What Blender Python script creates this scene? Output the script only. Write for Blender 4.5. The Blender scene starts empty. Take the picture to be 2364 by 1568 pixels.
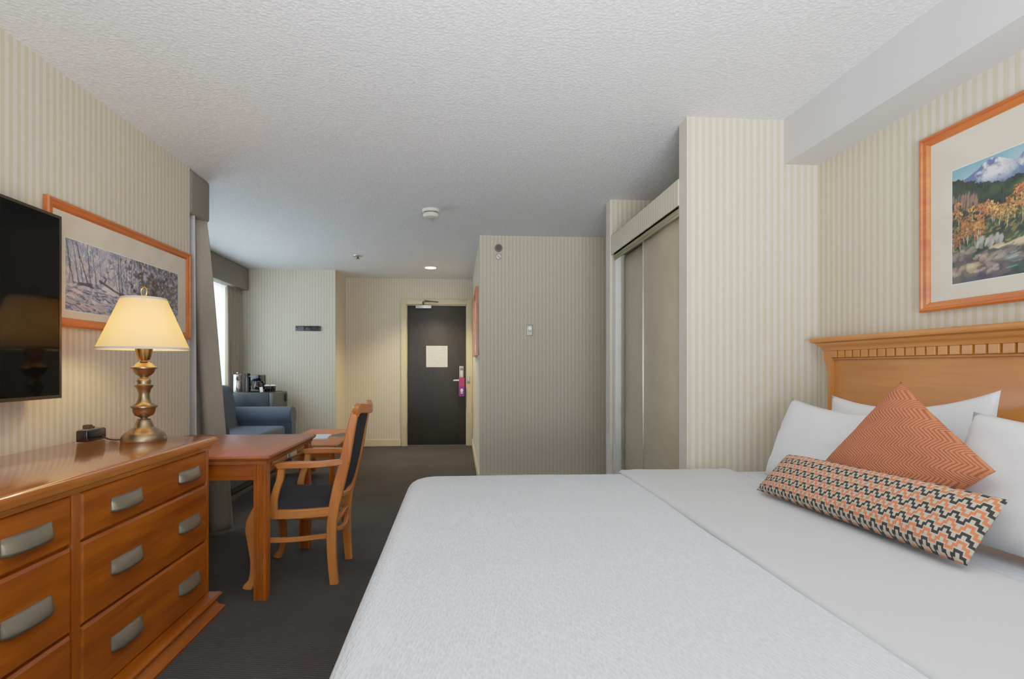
import bpy, bmesh, math, random
import numpy as np
from mathutils import Vector, Matrix, noise as mnoise

random.seed(4)
C = bpy.context.scene.collection
V = Vector
PI = math.pi
ORG = {}          # world origin of each object

# ------------------------------------------------------------------ helpers
def tag(o, label=None, cat=None, group=None, kind=None):
    if label: o['label'] = label
    if cat: o['category'] = cat
    if group: o['group'] = group
    if kind: o['kind'] = kind
    return o

def thing(name, loc, label, cat, group=None):
    o = bpy.data.objects.new(name, None)
    o.empty_display_size = .05
    C.objects.link(o)
    o.location = loc
    ORG[o] = V(loc)
    return tag(o, label, cat, group)

def obj(name, bm, m, parent=None, smooth=40, origin=None, normals=True):
    """link a bmesh (in world coordinates) as one mesh object"""
    if normals:
        bmesh.ops.recalc_face_normals(bm, faces=bm.faces)
    me = bpy.data.meshes.new(name)
    if parent is not None:
        og = ORG[parent]
    elif origin is not None:
        og = V(origin)
    else:
        xs = [v.co.x for v in bm.verts]; ys = [v.co.y for v in bm.verts]; zs = [v.co.z for v in bm.verts]
        og = V(((min(xs)+max(xs))/2, (min(ys)+max(ys))/2, min(zs)))
    bmesh.ops.translate(bm, vec=-og, verts=bm.verts)
    bm.to_mesh(me); bm.free()
    if smooth:
        for p in me.polygons: p.use_smooth = True
        if smooth < 180:
            me.set_sharp_from_angle(angle=math.radians(smooth))
    if m: me.materials.append(m)
    o = bpy.data.objects.new(name, me)
    C.objects.link(o)
    if parent is not None:
        o.parent = parent
    else:
        o.location = og
    ORG[o] = og
    return o

def struct(name, bm, m, parent=None, smooth=30):
    o = obj(name, bm, m, parent, smooth)
    if parent is None: o['kind'] = 'structure'
    return o

def NB(): return bmesh.new()

def merge(bm, t):
    me = bpy.data.meshes.new('tmp'); t.to_mesh(me); t.free()
    bm.from_mesh(me); bpy.data.meshes.remove(me)

def box(bm, a, b, bev=0, seg=2, mat=None):
    t = NB()
    a, b = V(a), V(b)
    r = bmesh.ops.create_cube(t, size=1)
    s = b-a; c = (a+b)/2
    for v in t.verts:
        v.co = V((v.co.x*s.x, v.co.y*s.y, v.co.z*s.z)) + c
    if bev:
        bmesh.ops.bevel(t, geom=t.edges[:], offset=bev, segments=seg, profile=.5, affect='EDGES')
    if mat is not None: t.transform(mat)
    merge(bm, t); return bm

def B(a, b, bev=0, seg=2): return box(NB(), a, b, bev, seg)

def lathe(bm, prof, c, n=40, axis='Z', cap=True):
    """prof: list of (radius, height)"""
    c = V(c); rings = []
    def P(r, h, a):
        x, y = r*math.cos(a), r*math.sin(a)
        if axis == 'Z': return c+V((x, y, h))
        if axis == 'X': return c+V((h, x, y))
        return c+V((x, h, y))
    for r, h in prof:
        if r < 1e-5: rings.append([bm.verts.new(P(0, h, 0))])
        else: rings.append([bm.verts.new(P(r, h, 2*PI*k/n)) for k in range(n)])
    for A, D in zip(rings, rings[1:]):
        for k in range(n):
            q = (k+1) % n
            if len(A) == 1 and len(D) == 1: continue
            if len(A) == 1: bm.faces.new((A[0], D[k], D[q]))
            elif len(D) == 1: bm.faces.new((A[k], A[q], D[0]))
            else: bm.faces.new((A[k], A[q], D[q], D[k]))
    if cap:
        for R in (rings[0], rings[-1]):
            if len(R) > 2: bm.faces.new(R)
    return bm

def crm(pts, n=6):
    """Catmull-Rom through tuples of any length"""
    pts = [np.array(p, float) for p in pts]
    if len(pts) < 3: 
        return [pts[0]+(pts[1]-pts[0])*k/n for k in range(n+1)]
    P = [2*pts[0]-pts[1]]+pts+[2*pts[-1]-pts[-2]]
    out = []
    for i in range(1, len(P)-2):
        a, b, c, d = P[i-1:i+3]
        for k in range(n):
            t = k/n
            out.append(.5*((2*b)+(-a+c)*t+(2*a-5*b+4*c-d)*t*t+(-a+3*b-3*c+d)*t**3))
    out.append(P[-2]); return out

def sweep(bm, pts, side, n=6, ch=.25, rnd=False):
    """pts: (x,y,z,wN,wS) full widths; side: fixed side vector"""
    S = V(side).normalized()
    q = crm(pts, n)
    rings = []
    for i, p in enumerate(q):
        a = q[max(0, i-1)]; b = q[min(len(q)-1, i+1)]
        T = V(b[:3]-a[:3]).normalized()
        N = T.cross(S).normalized(); S2 = N.cross(T).normalized()
        hn, hs = p[3]/2, p[4]/2
        if rnd:
            sec = [(hn*math.cos(2*PI*k/12), hs*math.sin(2*PI*k/12)) for k in range(12)]
        else:
            c = min(hn, hs)*ch
            sec = [(hn-c, hs), (hn, hs-c), (hn, -hs+c), (hn-c, -hs), (-hn+c, -hs), (-hn, -hs+c), (-hn, hs-c), (-hn+c, hs)]
        o = V(p[:3])
        rings.append([bm.verts.new(o+N*u+S2*w) for u, w in sec])
    m = len(rings[0])
    for A, D in zip(rings, rings[1:]):
        for k in range(m):
            bm.faces.new((A[k], A[(k+1) % m], D[(k+1) % m], D[k]))
    bm.faces.new(rings[0]); bm.faces.new(rings[-1])
    return bm

def slab(bm, rect, prof, f=None, cap=(True, True)):
    """stack of rectangles: rect=(a0,a1,b0,b1), prof=[(out,h)...]; f maps (a,b,h)->xyz"""
    f = f or (lambda a, b, h: (a, b, h))
    a0, a1, b0, b1 = rect; rings = []
    for p in prof:
        o, h = p[0], p[1]
        rings.append([bm.verts.new(f(*c, h)) for c in ((a0-o, b0-o), (a1+o, b0-o), (a1+o, b1+o), (a0-o, b1+o))])
    for A, D in zip(rings, rings[1:]):
        for k in range(4):
            bm.faces.new((A[k], A[(k+1) % 4], D[(k+1) % 4], D[k]))
    if cap[0]: bm.faces.new(rings[0])
    if cap[1]: bm.faces.new(rings[-1])
    return bm

def prism(bm, pts, h0, h1, f=None):
    f = f or (lambda a, b, h: (a, b, h))
    A = [bm.verts.new(f(a, b, h0)) for a, b in pts]
    D = [bm.verts.new(f(a, b, h1)) for a, b in pts]
    m = len(pts)
    for k in range(m): bm.faces.new((A[k], A[(k+1) % m], D[(k+1) % m], D[k]))
    bm.faces.new(A); bm.faces.new(D); return bm

def rrect(x0, x1, y0, y1, r, nc=6, ne=1):
    pts = []
    cs = [(x1-r, y1-r, 0), (x0+r, y1-r, 90), (x0+r, y0+r, 180), (x1-r, y0+r, 270)]
    arcs = [[(cx+r*math.cos(math.radians(a+90*k/nc)), cy+r*math.sin(math.radians(a+90*k/nc))) for k in range(nc+1)] for cx, cy, a in cs]
    for i in range(4):
        pts += arcs[i]
        p, q = arcs[i][-1], arcs[(i+1) % 4][0]
        for k in range(1, ne):
            t = k/ne; pts.append((p[0]+(q[0]-p[0])*t, p[1]+(q[1]-p[1])*t))
    return pts

def tube(bm, pts, r, n=6, m=8, smooth_n=8):
    q = [V(p) for p in crm(pts, smooth_n)] if smooth_n else [V(p) for p in pts]
    rings = []; up = V((0, 0, 1)); prevN = None
    for i, p in enumerate(q):
        T = (q[min(len(q)-1, i+1)]-q[max(0, i-1)]).normalized()
        if prevN is None:
            N = T.cross(up)
            if N.length < .1: N = T.cross(V((1, 0, 0)))
        else:
            N = prevN - T*prevN.dot(T)
        N.normalize(); prevN = N; Bn = T.cross(N)
        rings.append([bm.verts.new(p+(N*math.cos(2*PI*k/m)+Bn*math.sin(2*PI*k/m))*r) for k in range(m)])
    for A, D in zip(rings, rings[1:]):
        for k in range(m): bm.faces.new((A[k], A[(k+1) % m], D[(k+1) % m], D[k]))
    bm.faces.new(rings[0]); bm.faces.new(rings[-1]); return bm

def sphere(bm, c, r, sx=1, sy=1, sz=1, n=20):
    bmesh.ops.create_uvsphere(bm, u_segments=n, v_segments=n//2, radius=r,
                              matrix=Matrix.Translation(V(c)) @ Matrix.Diagonal((sx, sy, sz, 1)))
    return bm

# ------------------------------------------------------------------ materials
class N:
    def __init__(s, name):
        s.m = bpy.data.materials.new(name); s.m.use_nodes = True
        s.t = s.m.node_tree; s.n = s.t.nodes; s.l = s.t.links
        s.b = s.n['Principled BSDF']; s.out = s.n['Material Output']
    def new(s, typ, **k):
        x = s.n.new(typ)
        for a, v in k.items():
            if a == 'ins':
                for i, w in v.items(): s.set(x, i, w)
            else: setattr(x, a, v)
        return x
    def set(s, node, i, v):
        sk = node.inputs[i]
        if isinstance(v, bpy.types.NodeSocket): s.l.new(v, sk)
        else:
            if hasattr(sk.default_value, '__len__') and hasattr(v, '__len__') and len(sk.default_value) == 4 and len(v) == 3: v = (*v, 1)
            sk.default_value = v
    def math(s, op, a, b=0, c=0, clamp=False):
        x = s.new('ShaderNodeMath', operation=op, use_clamp=clamp, ins={0: a, 1: b, 2: c}); return x.outputs[0]
    def mix(s, f, a, b):
        x = s.new('ShaderNodeMix', data_type='RGBA'); s.set(x, 0, f); s.set(x, 6, a); s.set(x, 7, b); return x.outputs[2]
    def pos(s):
        g = s.new('ShaderNodeNewGeometry'); x = s.new('ShaderNodeSeparateXYZ', ins={0: g.outputs['Position']}); return g.outputs['Position'], x.outputs
    def scale(s, v, sc):
        return s.new('ShaderNodeMapping', ins={0: v, 3: sc}).outputs[0]
    def noise(s, v, sc, det=2, rough=.5):
        x = s.new('ShaderNodeTexNoise', ins={'Scale': sc, 'Detail': det, 'Roughness': rough})
        if v is not None: s.set(x, 'Vector', v)
        return x.outputs[0]
    def ramp(s, f, stops):
        x = s.new('ShaderNodeValToRGB', ins={0: f}); e = x.color_ramp.elements
        while len(e) < len(stops): e.new(.5)
        for k, (p, c) in enumerate(stops):
            e[k].position = p; e[k].color = (*c, 1) if len(c) == 3 else c
        return x.outputs[0]
    def bump(s, h, st=.3, d=.01):
        x = s.new('ShaderNodeBump', ins={'Strength': st, 'Distance': d, 'Height': h}); s.set(s.b, 'Normal', x.outputs[0])
    def col(s, c): s.set(s.b, 'Base Color', c); return s
    def pr(s, **k):
        for a, v in k.items(): s.set(s.b, a.replace('_', ' '), v)
        return s

def srgb(r, g, b):
    f = lambda c: (c/255/12.92 if c/255 <= .04045 else ((c/255+.055)/1.055)**2.4)
    return (f(r), f(g), f(b))

def plain(name, c, rough=.5, metal=0, bump=0, bsc=200, var=.065, **k):
    n = N(name).pr(Roughness=rough, Metallic=metal, **k)
    p, _ = n.pos()
    nz = n.noise(p, 9 if not bump else bsc*.1, 3)
    a = tuple(x*(1-var) for x in c); b = tuple(min(1, x*(1+var*.9)) for x in c)
    n.col(n.ramp(nz, [(.3, a), (.7, b)]))
    if bump: n.bump(n.noise(p, bsc, 3), bump, .004)
    return n.m

def wood(name, dark, light, axis='y', rough=.35, coat=.3, sc=1.0):
    n = N(name).pr(Roughness=rough); n.set(n.b, 'Coat Weight', coat); n.set(n.b, 'Coat Roughness', .12)
    p, _ = n.pos()
    s = {'x': (1.2, 14, 14), 'y': (14, 1.2, 14), 'z': (14, 14, 1.2)}[axis]
    q = n.scale(p, tuple(v*sc for v in s))
    a = n.noise(q, 1.6, 3, .6)
    s2 = {'x': (6, 260, 260), 'y': (260, 6, 260), 'z': (260, 260, 6)}[axis]
    b = n.noise(n.scale(p, s2), 1, 2)
    big = n.noise(p, 3.1, 2)
    v = n.math('ADD', n.math('MULTIPLY', a, .62), n.math('ADD', n.math('MULTIPLY', b, .18), n.math('MULTIPLY', big, .2)))
    n.col(n.ramp(v, [(.34, dark), (.66, light)]))
    return n.m

def wallpaper(name, axis):
    n = N(name).pr(Roughness=.75); n.set(n.b, 'Specular IOR Level', .25)
    p, x = n.pos()
    c = x[0] if axis == 'x' else x[1]
    fr = n.math('FRACT', n.math('MULTIPLY', c, 1/.036))
    tri = n.math('PINGPONG', n.math('MULTIPLY', c, 1/.018), 1.0)
    st = n.new('ShaderNodeMapRange', interpolation_type='SMOOTHSTEP', ins={0: tri, 1: .36, 2: .62}).outputs[0]
    thin = n.new('ShaderNodeMapRange', interpolation_type='SMOOTHSTEP', ins={0: n.math('PINGPONG', n.math('MULTIPLY', c, 1/.0045), 1.0), 1: .2, 2: .8}).outputs[0]
    q = n.scale(p, (1, 1, .3))
    mot = n.noise(q, 60, 2, .65)
    f = n.math('ADD', n.math('MULTIPLY', st, .72), n.math('ADD', n.math('MULTIPLY', thin, .12), n.math('MULTIPLY', n.math('SUBTRACT', mot, .5), .7)), clamp=True)
    n.col(n.mix(f, WP_LIGHT, WP_DARK))
    return n.m

WP_LIGHT = srgb(207, 198, 184)
WP_DARK = srgb(191, 178, 147)
M = {}
M['wpx'] = wallpaper('wallpaper_stripe_x', 'x')
M['wpy'] = wallpaper('wallpaper_stripe_y', 'y')

n = N('popcorn_ceiling').pr(Roughness=.9); p, _ = n.pos()
vz = n.new('ShaderNodeTexVoronoi', ins={'Vector': p, 'Scale': 75, 'Randomness': 1.0}).outputs['Distance']
h = n.math('ADD', n.math('MULTIPLY', n.math('SUBTRACT', 1, vz), .7), n.math('MULTIPLY', n.noise(p, 120, 3), .6))
n.col(n.ramp(h, [(.55, srgb(210, 210, 210)), (.95, srgb(228, 228, 228))])); n.bump(h, .45, .006); M['ceil'] = n.m

n = N('white_painted_beam').pr(Roughness=.7); p, _ = n.pos()
n.col(srgb(196, 196, 196)); n.bump(n.noise(p, 40, 3), .12, .004); M['beam'] = n.m

n = N('charcoal_carpet').pr(Roughness=.95); n.set(n.b, 'Specular IOR Level', .1); p, x = n.pos()
q = n.new('ShaderNodeMapping', ins={0: p, 2: (0, 0, .6)}).outputs[0]
v2 = n.new('ShaderNodeTexVoronoi', ins={'Vector': q, 'Scale': 38, 'Randomness': .25}).outputs['Distance']
dot = n.new('ShaderNodeMapRange', ins={0: v2, 1: .16, 2: .05}).outputs[0]
nz = n.noise(p, 260, 2); big = n.noise(p, 2.0, 2)
rib = n.math('SINE', n.math('MULTIPLY', n.math('ADD', x[1], n.math('MULTIPLY', x[0], .15)), 2*PI/.013))
base = n.ramp(n.math('ADD', n.math('MULTIPLY', nz, .6), n.math('MULTIPLY', big, .4)), [(.3, srgb(49, 46, 44)), (.7, srgb(74, 70, 67))])
n.col(n.mix(n.math('MULTIPLY', dot, n.math('MULTIPLY', nz, .8)), base, srgb(96, 92, 88)))
n.bump(n.math('ADD', n.math('MULTIPLY', rib, .5), nz), .5, .006); M['carpet'] = n.m

HD, HL = srgb(114, 40, 0), srgb(178, 84, 4)
for a in 'xyz':
    M['wood'+a] = wood('honey_wood_'+a, HD, HL, a)
    M['chair'+a] = wood('light_honey_wood_'+a, srgb(168, 84, 28), srgb(214, 130, 58), a)
    M['head'+a] = wood('maple_wood_'+a, srgb(178, 102, 32), srgb(206, 132, 56), a, .4, .15)
    M['frame'+a] = wood('orange_frame_wood_'+a, srgb(168, 70, 8), srgb(208, 110, 28), a)
M['top'] = wood('polished_wood_top', srgb(156, 74, 20), srgb(202, 116, 48), 'y', .14, .8)
M['desktop'] = wood('polished_desk_top', srgb(142, 66, 24), srgb(174, 92, 42), 'y', .42, .1)
M['darkdoor'] = wood('espresso_door_wood', srgb(8, 7, 6), srgb(34, 31, 28), 'z', .5, .0, 2.2)
M['trim'] = plain('cream_trim_paint', srgb(200, 186, 150), .45)
M['jamb'] = plain('pale_jamb_paint', srgb(206, 208, 204), .45)
M['closet'] = plain('taupe_closet_laminate', srgb(178, 162, 134), .45)
M['track'] = plain('olive_track_metal', srgb(128, 118, 84), .4, .3)
M['pewter'] = plain('brushed_pewter', srgb(152, 144, 127), .36, .85)
M['brass'] = plain('antique_brass', srgb(150, 128, 98), .34, 1)
M['brassdark'] = plain('gold_brass', srgb(200, 150, 80), .25, 1)
M['steel'] = plain('polished_steel', srgb(215, 212, 205), .16, 1)
M['nickel'] = plain('satin_nickel', srgb(190, 188, 180), .35, .8)
M['black'] = plain('black_plastic', srgb(14, 14, 15), .35)
M['blackgloss'] = plain('black_gloss_plastic', srgb(10, 10, 11), .12)
M['screen'] = plain('black_screen_glass', (.002, .002, .002), .09, Specular_IOR_Level=.07)
M['bezel'] = plain('bronze_bezel', srgb(82, 68, 54), .3, .8)
M['whiteplastic'] = plain('white_plastic', srgb(218, 216, 208), .4)
M['greyplastic'] = plain('grey_plastic', srgb(120, 112, 105), .5)
M['mat'] = plain('cream_mat_board', srgb(208, 196, 176), .8)
M['paper'] = plain('white_paper', srgb(222, 220, 212), .8)
M['ink'] = plain('grey_ink', srgb(120, 120, 122), .8)
M['seatfab'] = plain('black_upholstery', srgb(22, 22, 27), .9, 0, .3, 900)
M['sofa'] = plain('slate_blue_upholstery', srgb(62, 74, 92), .85, 0, .3, 700)
M['sofadark'] = plain('dark_sofa_foot', srgb(18, 18, 20), .6)
M['navy'] = plain('dark_fridge_shell', srgb(18, 22, 34), .4)
M['fridgedoor'] = plain('charcoal_fridge_door', srgb(58, 60, 60), .4)
M['curtain'] = plain('taupe_linen_curtain', srgb(148, 137, 122), .9, 0, .35, 600)
M['valance'] = plain('grey_brown_valance_fabric', srgb(118, 110, 98), .9, 0, .3, 600)
M['lining'] = plain('pale_curtain_lining', srgb(176, 174, 172), .9)
M['pillow'] = plain('white_pillow_cotton', srgb(222, 223, 224), .85, 0, .06, 500, .012)
M['sheet'] = plain('white_bed_sheet', srgb(198, 199, 200), .8, 0, .05, 600, .012)
M['purple'] = plain('purple_card', srgb(120, 30, 130), .5)
M['magenta'] = plain('magenta_card', srgb(160, 30, 90), .5)
M['cord'] = plain('dark_brown_cord', srgb(40, 26, 18), .5)
M['plug'] = plain('brown_plug_plastic', srgb(74, 36, 22), .45)
n = N('window_glass')
tr = n.new('ShaderNodeBsdfTransparent'); gl = n.new('ShaderNodeBsdfGlossy', ins={'Roughness': .02})
mx = n.new('ShaderNodeMixShader', ins={0: .07, 1: tr.outputs[0], 2: gl.outputs[0]}); n.l.new(mx.outputs[0], n.out.inputs[0]); M['glass'] = n.m
M['magazine'] = plain('pale_blue_cover', srgb(176, 188, 206), .4)
M['darkcover'] = plain('dark_cover', srgb(48, 50, 44), .4)

n = N('matelasse_white_coverlet').pr(Roughness=.85); p, x = n.pos()
q = n.new('ShaderNodeMapping', ins={0: p, 2: (0, 0, .55), 3: (2.0, .62, 1)}).outputs[0]
w = n.new('ShaderNodeTexVoronoi', ins={'Vector': q, 'Scale': 84, 'Randomness': .55}).outputs['Distance']
hh = n.math('ADD', w, n.math('MULTIPLY', n.noise(p, 120, 2), .15))
n.col(n.ramp(hh, [(.2, srgb(196, 202, 208)), (.8, srgb(214, 219, 224))])); n.bump(hh, .5, .007); M['cover'] = n.m

n = N('sheer_white_curtain')
tr = n.new('ShaderNodeBsdfTranslucent', ins={0: (.5, .54, .56, 1)}); df = n.new('ShaderNodeBsdfDiffuse', ins={0: (.8, .82, .82, 1)})
mx = n.new('ShaderNodeMixShader', ins={0: .35, 1: tr.outputs[0], 2: df.outputs[0]}); n.l.new(mx.outputs[0], n.out.inputs[0]); M['sheer'] = n.m

n = N('cream_lamp_shade')
tr = n.new('ShaderNodeBsdfTranslucent', ins={0: (.95, .74, .40, 1)}); df = n.new('ShaderNodeBsdfDiffuse', ins={0: (.84, .72, .48, 1)})
mx = n.new('ShaderNodeMixShader', ins={0: .5, 1: tr.outputs[0], 2: df.outputs[0]}); n.l.new(mx.outputs[0], n.out.inputs[0]); M['shade'] = n.m

def emit(name, c, s):
    n = N(name); n.set(n.b, 'Base Color', c); n.set(n.b, 'Emission Color', c); n.set(n.b, 'Emission Strength', s); return n.m
M['bulb'] = emit('warm_bulb', (1, .76, .44), 62)
M['downlight'] = emit('warm_downlight_lens', (1, .80, .52), 30)

def uvmat(name, fn, rough=.9):
    n = N(name).pr(Roughness=rough)
    uv = n.new('ShaderNodeUVMap'); s = n.new('ShaderNodeSeparateXYZ', ins={0: uv.outputs[0]})
    fn(n, s.outputs[0], s.outputs[1], uv.outputs[0]); return n.m

def lumbar_fn(n, u, v, uv):
    U = n.math('MULTIPLY', u, 21.0); R = n.math('MULTIPLY', v, 8.5); W, AMP = .17, .95
    def q(off):
        t = n.math('PINGPONG', n.math('ADD', U, off), .5)
        return n.math('DIVIDE', n.math('FLOOR', n.math('MULTIPLY', t, 5.98)), 2.0)
    a, b = q(-.06), q(.06)
    lo, hi = n.math('MINIMUM', a, b), n.math('MAXIMUM', a, b)
    Rp = n.math('ADD', n.math('SUBTRACT', R, n.math('MULTIPLY', lo, AMP)), W+20)
    row = n.math('FLOOR', Rp); d = n.math('SUBTRACT', Rp, row)
    inn = n.math('LESS_THAN', d, n.math('ADD', 2*W, n.math('MULTIPLY', n.math('SUBTRACT', hi, lo), AMP)))
    odd = n.math('GREATER_THAN', n.math('MODULO', n.math('ADD', row, .5), 2.0), 1.0)
    c = n.mix(odd, srgb(36, 33, 32), srgb(208, 106, 62))
    c = n.mix(inn, srgb(180, 169, 150), c)
    n.col(c)
    p, _ = n.pos(); n.bump(n.noise(p, 700, 2), .3, .003)
M['lumbar'] = uvmat('stepped_zigzag_fabric', lumbar_fn)

def orange_fn(n, u, v, uv):
    A = n.math('ADD', u, v); D = n.math('SUBTRACT', u, v)
    tri = n.math('PINGPONG', n.math('MULTIPLY', D, 4.0), .5)
    w = n.math('ADD', n.math('MULTIPLY', A, 24.0), n.math('MULTIPLY', tri, 5.5))
    t = n.math('PINGPONG', w, .5)
    line = n.new('ShaderNodeMapRange', interpolation_type='SMOOTHSTEP', ins={0: t, 1: .26, 2: .12}).outputs[0]
    n.col(n.mix(line, srgb(206, 118, 74), srgb(162, 78, 46)))
    p, _ = n.pos(); n.bump(n.math('SUBTRACT', n.noise(p, 600, 2), n.math('MULTIPLY', line, 1.2)), .6, .004)
M['orange'] = uvmat('orange_chevron_knit', orange_fn)

# ------------------------------------------------------------------ painted prints (vertex colours computed here)
def print_mat(name):
    n = N(name).pr(Roughness=.35)
    a = n.new('ShaderNodeVertexColor', layer_name='paint'); n.col(a.outputs[0]); return n.m

def fbm(nx, ny, sx, sy, seed, octv=5):
    rng = np.random.RandomState(seed); out = np.zeros((ny, nx)); amp = 1; tot = 0
    for o in range(octv):
        gx, gy = max(2, int(sx*2**o))+2, max(2, int(sy*2**o))+2
        g = rng.rand(gy, gx)
        X = np.linspace(0, gx-2.001, nx); Y = np.linspace(0, gy-2.001, ny)
        xi, yi = X.astype(int), Y.astype(int); fx = X-xi; fy = Y-yi
        fx = fx*fx*(3-2*fx); fy = fy*fy*(3-2*fy)
        a = g[np.ix_(yi, xi)]; b = g[np.ix_(yi, xi+1)]; c = g[np.ix_(yi+1, xi)]; d = g[np.ix_(yi+1, xi+1)]
        out += amp*((a*(1-fx)+b*fx)*(1-fy)[:, None]+(c*(1-fx)+d*fx)*fy[:, None]); tot += amp; amp *= .55
    return out/tot

def lerp(a, b, t): return a+(b-a)*t[..., None]
def cc(*c): return np.array(c, float)

def dab(im, x, y, L, w, ang, c, asp, a=.85, rag=None):
    """one brush stroke centred at (x, y) in 0..1, length L and width w in units of picture height"""
    ny, nx = im.shape[:2]; R = max(L, w)*.75
    i0, i1 = int((x-R/asp)*nx), int((x+R/asp)*nx)+2; j0, j1 = int((y-R)*ny), int((y+R)*ny)+2
    i0, j0 = max(i0, 0), max(j0, 0); i1, j1 = min(i1, nx), min(j1, ny)
    if i1 <= i0 or j1 <= j0: return
    V_, U_ = np.mgrid[j0:j1, i0:i1]
    dx = (U_/nx-x)*asp; dy = V_/ny-y
    p = dx*math.cos(ang)+dy*math.sin(ang); q = -dx*math.sin(ang)+dy*math.cos(ang)
    m = np.clip(1.6-1.6*((2*p/L)**4+(2*q/w)**2), 0, 1)
    if rag is not None: m = m*np.clip(rag[j0:j1, i0:i1]*3-.6, 0, 1)
    im[j0:j1, i0:i1] += (c-im[j0:j1, i0:i1])*(m*a)[..., None]

def paint_winter(nx, ny):
    """creek in a snowy wood, v up"""
    asp = 2.9; rng = np.random.RandomState(21); rag = fbm(nx, ny, 70, 30, 8, 3)
    v, u = np.mgrid[0:1:ny*1j, 0:1:nx*1j]
    im = np.zeros((ny, nx, 3))+cc(168, 166, 176)
    def pick(*cols): return cc(*cols[rng.randint(len(cols))])+rng.randn(3)*7
    for k in range(1500):
        x, y = rng.rand(), .3+.72*rng.rand()
        d = np.clip((x-.38)*3.4+rng.randn()*.3, 0, 1)
        if rng.rand() < d: c = pick((84, 80, 92), (58, 50, 54), (96, 90, 96), (134, 126, 132), (78, 86, 108), (70, 54, 50))
        else: c = pick((196, 192, 196), (208, 202, 196), (150, 160, 184), (120, 140, 172), (178, 172, 184), (112, 118, 144), (202, 190, 180))
        dab(im, x, y, .05+.09*rng.rand(), .025+.04*rng.rand(), rng.rand()*3.1, c, asp, .8, rag)
    for k in range(60):
        x, y = .72+.2*rng.rand()*rng.randn()*.6, .6+.14*rng.randn()
        dab(im, x, y, .14, .08, rng.rand()*3, pick((66, 46, 40), (84, 62, 56), (52, 40, 42)), asp, .6, rag)
    def trunk(x0, y0, x1, y1, w, c):
        n = 8
        for k in range(n):
            t = (k+.5)/n; dx, dy = (x1-x0)*asp, y1-y0
            dab(im, x0+(x1-x0)*t+.002*rng.randn(), y0+dy*t, 1.5*math.hypot(dx, dy)/n, w*(1.1-.5*t), math.atan2(dy, dx), c+rng.randn(3)*8, asp, .85)
    for x0, x1, w in ((.05, .0, .026), (.085, .045, .022), (.12, .075, .018), (.155, .06, .03), (.175, .145, .026), (.215, .175, .02), (.40, .385, .028), (.425, .40, .024), (.385, .33, .014), (.50, .505, .018), (.03, .012, .014), (.25, .235, .012), (.47, .455, .014), (.57, .6, .016)):
        trunk(x0, .40-.05*x0, x1, 1.02, w*.9, cc(58, 58, 80) if rng.rand() < .7 else cc(64, 48, 52))
    for k in range(26):
        x = rng.rand()*.6; trunk(x, .45+.3*rng.rand(), x+.06*rng.randn(), .8+.2*rng.rand(), .008, cc(92, 86, 104))
    for k in range(60):
        x = rng.rand(); dab(im, x, .41-.10*x+.02*rng.randn(), .12, .035, -.05, pick((48, 52, 84), (54, 44, 60), (66, 74, 104)), asp, .8, rag)
    for k in range(34):
        x = .27+.13*rng.rand(); dab(im, x, .40-.5*(x-.3)+.035*rng.randn(), .12, .05, -.12, pick((208, 200, 190), (196, 190, 190), (212, 206, 204)), asp, .85)
    for k in range(70):
        x, y = rng.rand(), .34*rng.rand()
        pass
    trunk(.235, .50, .44, .33, .05, cc(70, 52, 56)); trunk(.40, .37, .60, .22, .075, cc(64, 48, 52))
    for k in range(650):
        x = rng.rand(); y = (.34-.07*x)*rng.rand()
        c = pick((58, 74, 118), (84, 98, 138), (46, 54, 92), (130, 140, 164), (176, 178, 186), (70, 62, 90), (150, 154, 170))
        if y < .12 and .1 < x < .4 and rng.rand() < .5: c = pick((186, 150, 134), (200, 168, 150), (150, 130, 130))
        if y < .16 and .3 < x < .5 and rng.rand() < .45: c = pick((46, 92, 130), (40, 110, 116), (70, 130, 150))
        dab(im, x, y, .07+.10*rng.rand(), .014+.018*rng.rand(), -.12+.12*rng.randn(), c, asp, .85, rag)
    for x, y in ((.06, .30), (.09, .27), (.03, .2), (.2, .17), (.28, .2), (.93, .2), (.41, .27)):
        for k in range(4): dab(im, x+.01*rng.randn(), y+.01*rng.randn(), .09, .03, -.3, pick((198, 196, 200), (206, 200, 194)), asp, .85)
    return im

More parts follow.
